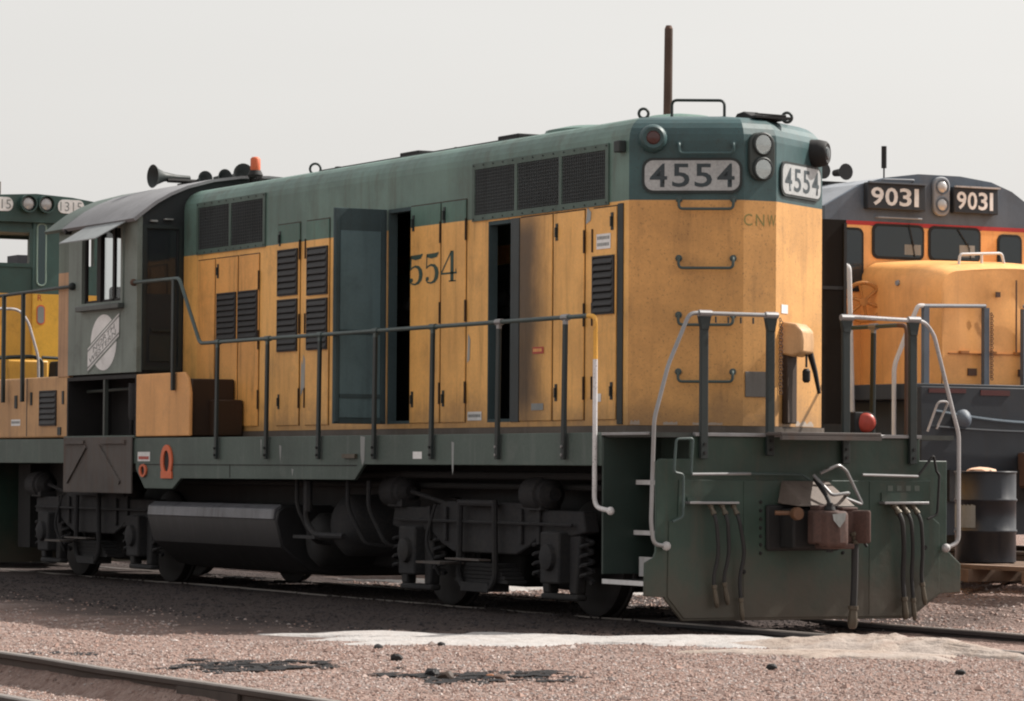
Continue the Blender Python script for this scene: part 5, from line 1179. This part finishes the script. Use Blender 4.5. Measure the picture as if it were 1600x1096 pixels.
# dented nose
def nose():
    q = MB(); NX, NY = 15, 26; half = [( -1.10), 1.10]
    sec = []
    for i in range(NY+1):
        t_ = i/NY
    # cross-section in y-z: sides up, rounded shoulders, gently crowned top
    prof = [(-1.10, 2.26), (-1.10, 2.65), (-1.10, 3.0), (-1.10, 3.30)]
    for a in (15, 30, 45, 60, 75, 90): prof.append((-1.10+.26*(1-math.cos(R(a))), 3.38+.22*math.sin(R(a))))
    for k in range(1, 8): prof.append((-.84+1.68*k/8, 3.60+.05*math.sin(math.pi*k/8)))
    for a in (90, 75, 60, 45, 30, 15, 0): prof.append((1.10-.26*(1-math.cos(R(a))), 3.38+.22*math.sin(R(a))))
    prof += [(1.10, 3.0), (1.10, 2.65), (1.10, 2.26)]
    n = len(prof); V = []
    xs_ = [UX, UX+.4, UX+.8, UX+1.15, UX+1.35, UX+1.45, UX+1.50]
    for x in xs_:
        t_ = (x-UX)/1.5; ins = .0 if t_ < .78 else .09*((t_-.78)/.22)**2
        for (y, z) in prof: V.append((x, UY+y*(1-ins*.7), 2.26+(z-2.26)*(1-ins*.55)+.10*(1-t_)*(z > 3.2)))
    F = [(i*n+k, i*n+k+1, (i+1)*n+k+1, (i+1)*n+k) for i in range(len(xs_)-1) for k in range(n-1)]
    q.add(V, F)
    # front face as a dented grid
    last = V[-n:]; M = 9; G = []
    zmin = 2.26
    for (x, y, z) in last:
        for j in range(M+1):
            t_ = j/M; yy = y+(0)*t_; zz = z+(zmin-z)*t_
            d = .07*math.exp(-((yy-UY-.2)**2/.10+(zz-3.2)**2/.06))+.06*math.exp(-((yy-UY+.45)**2/.05+(zz-3.0)**2/.10))+.035*math.exp(-((yy-UY-.75)**2/.06+(zz-2.9)**2/.05))
            G.append((x+.02*math.sin(math.pi*t_)-d, yy, zz))
    F = [(i*(M+1)+j, (i+1)*(M+1)+j, (i+1)*(M+1)+j+1, i*(M+1)+j+1) for i in range(n-1) for j in range(M)]
    q.add(G, F); return q
no = obj('nose', nose(), m_upy, U, smooth=40)
q = MB(); q.box(UX+1.515, UX+1.525, UY-.02, UY-.005, 2.62, 3.45); q.box(UX+1.515, UX+1.53, UY-.30, UY-.24, 3.25, 3.31); obj('nose_seam', q, m_rust, no)
q = MB(); q.lathe([(.035, 0), (.03, .02)], (UX+.75, UY-1.101, 3.42), (0, -1, 0), 12); obj('nose_plug', q, m_upgl, no)
q = MB(); q.box(UX+1.505, UX+1.53, UY-.95, UY+.98, 2.60, 2.612)
for y in (-.80, -.42, -.05, .30, .7): q.box(UX+1.505, UX+1.545, UY+y, UY+y+.12, 2.605, 2.635)
obj('nose_door_seam', q, paint('orange seam', (.42, .17, .05)), no)
for y in (-.68, .02, .62):
    q = MB(); q.box(UX+1.50, UX+1.525, UY+y, UY+y+.12, 2.36, 2.44); obj('step_hole', q, m_rust, no)
q = MB(); q.tube(bend([(UX+1.25, UY-.62, 3.60), (UX+1.25, UY-.60, 3.74), (UX+1.25, UY-.02, 3.77), (UX+1.25, UY+.02, 3.62)], .04), .016); q.tube([(UX+1.25, UY-.3, 3.62), (UX+1.25, UY-.3, 3.75)], .016); obj('nose_grab', q, m_white, no)
q = MB(); q.tube(bend([(UX+1.25, UY+.72, 3.60), (UX+1.25, UY+.76, 3.73), (UX+1.25, UY+1.18, 3.72), (UX+1.25, UY+1.2, 3.55)], .04), .016); obj('nose_grab', q, m_white, no)
# brake wheel on the side of the nose
bwc = Vector((UX+.26, UY-1.24, 3.22)); ba = Vector((.9, -.42, 0))
q = MB(); q.torus(bwc, ba, .22, .024, 28); q.lathe([(.05, -.02), (.05, .03)], bwc, ba, 12)
aa = ba.normalized().orthogonal().normalized(); bbv = ba.normalized().cross(aa)
for k in range(6): q.tube([bwc, bwc+(aa*math.cos(k*math.pi/3)+bbv*math.sin(k*math.pi/3))*.215], .018, 6)
obj('brake_wheel', q, paint('orange wheel', (.50, .20, .045), streak=.3), U)
# platform, frame, rails
q = MB(); q.box(UX-12, -5.47, UY-1.55, UY+1.55, 2.08, 2.255); ud = obj('platform', q, m_upf, U, bev=.01)
q = MB(); q.box(-5.47, -5.35, UY-1.55, UY+1.55, 1.25, 2.22); q.box(UX-12, -5.5, UY-1.2, UY+1.2, 1.2, 2.08); obj('frame', q, m_upf, U, bev=.01)
q = MB(); q.box(-5.37, -5.34, UY-1.45, UY-.95, 2.15, 2.20); q.box(-5.37, -5.34, UY-.75, UY-.35, 2.13, 2.19); obj('red_reflector_strip', q, paint('dull red', (.07, .016, .016)), ud)
def uh_(name, pts, r_, mat): obj(name, MB().tube(bend(pts, .08), r_, 8), mat, U)
UR_ = -5.60
uh_('corner_handrail', [(-7.15, UY-1.60, 3.62), (-6.70, UY-1.60, 3.62), (-6.62, UY-1.60, 1.95)], .028, m_white)
uh_('end_handrail', [(UR_-.2, UY-1.60, 1.62), (UR_-.2, UY-1.60, 2.45), (UR_-.05, UY-1.52, 2.85), (UR_, UY-1.42, 3.12), (UR_, UY-1.34, 3.12)], .026, m_white)
uh_('end_handrail', [(UR_, UY-1.34, 3.12), (UR_, UY-.50, 3.14)], .022, m_upgl)
uh_('end_handrail', [(UR_, UY+.03, 3.15), (UR_, UY+1.0, 3.16), (UR_, UY+1.4, 2.4), (UR_, UY+1.5, 1.6)], .022, m_upgl)
for y in (-1.32, -.50, .04, 1.0):
    q = MB(); q.box(UR_-.03, UR_+.03, UY+y-.035, UY+y+.035, 1.85, 3.12); obj('end_stanchion', q, m_upg, U)
q = MB()
for i in range(30): q.torus((UR_+.03, UY-.44+.01*(i % 2), 3.05-i*.025), ((1, 0, 0) if i % 2 else (0, 1, 0)), .017, .005, 8, 5)
obj('safety_chain', q, m_rust, U)
q = MB(); q.tube([(-5.30, UY-1.4+.1*i, 1.95-.12*math.sin(math.pi*i/28)) for i in range(29)], .018, 6); obj('jumper_cable', q, paint('blue grey cable', (.08, .11, .14)), U)
q = MB(); q.tube([(-5.27, UY-1.5+.1*i, 1.78-.05*math.sin(math.pi*i/28)) for i in range(29)], .014, 6); obj('jumper_cable', q, m_upf, U)
q = MB(); q.lathe([(.10, 0), (.11, .06), (.06, .12), (.01, .14)], (-5.35, UY-1.02, 1.86), X_, 16); obj('ditch_lamp', q, m_upg, U)
q = MB(); q.tube(bend([(-5.27, UY-1.52, 1.72), (-5.21, UY-1.42, 2.05), (-5.21, UY-1.28, 2.05), (-5.27, UY-1.40, 1.75)], .05), .014); obj('uncoupling_handle', q, m_wornw, U)
q = MB(); q.box(-5.35, -4.55, UY-.25, UY+.25, 1.1, 1.5); q.box(-4.7, -4.45, UY-.32, UY+.28, 1.08, 1.55); obj('coupler', q, m_rust, U, bev=.03)
q = MB(); q.prism([(UY-1.55, 1.24), (UY+1.55, 1.24), (UY+1.2, .58), (UY-1.2, .58)], yz, -5.40, -5.35); obj('snow_plough', q, m_upf, U)
for x in (UX-.5, UX-11):
    q = MB()
    for d in (-1.9, 0, 1.9):
        for s in (-1, 1): q.lathe([(.5, -.06), (.5, .06)], (x+d, UY+s*.745, .42+.508), (0, 1, 0), 28)
    q.box(x-2.4, x+2.4, UY-1.2, UY+1.2, .95, 1.3); obj('truck', q, m_truck, U)
q = MB(); q.box(UX-13, UX-3.02, UY-.95, UY+.95, 2.26, 4.55); obj('long_hood', q, m_upy, U, bev=.12)
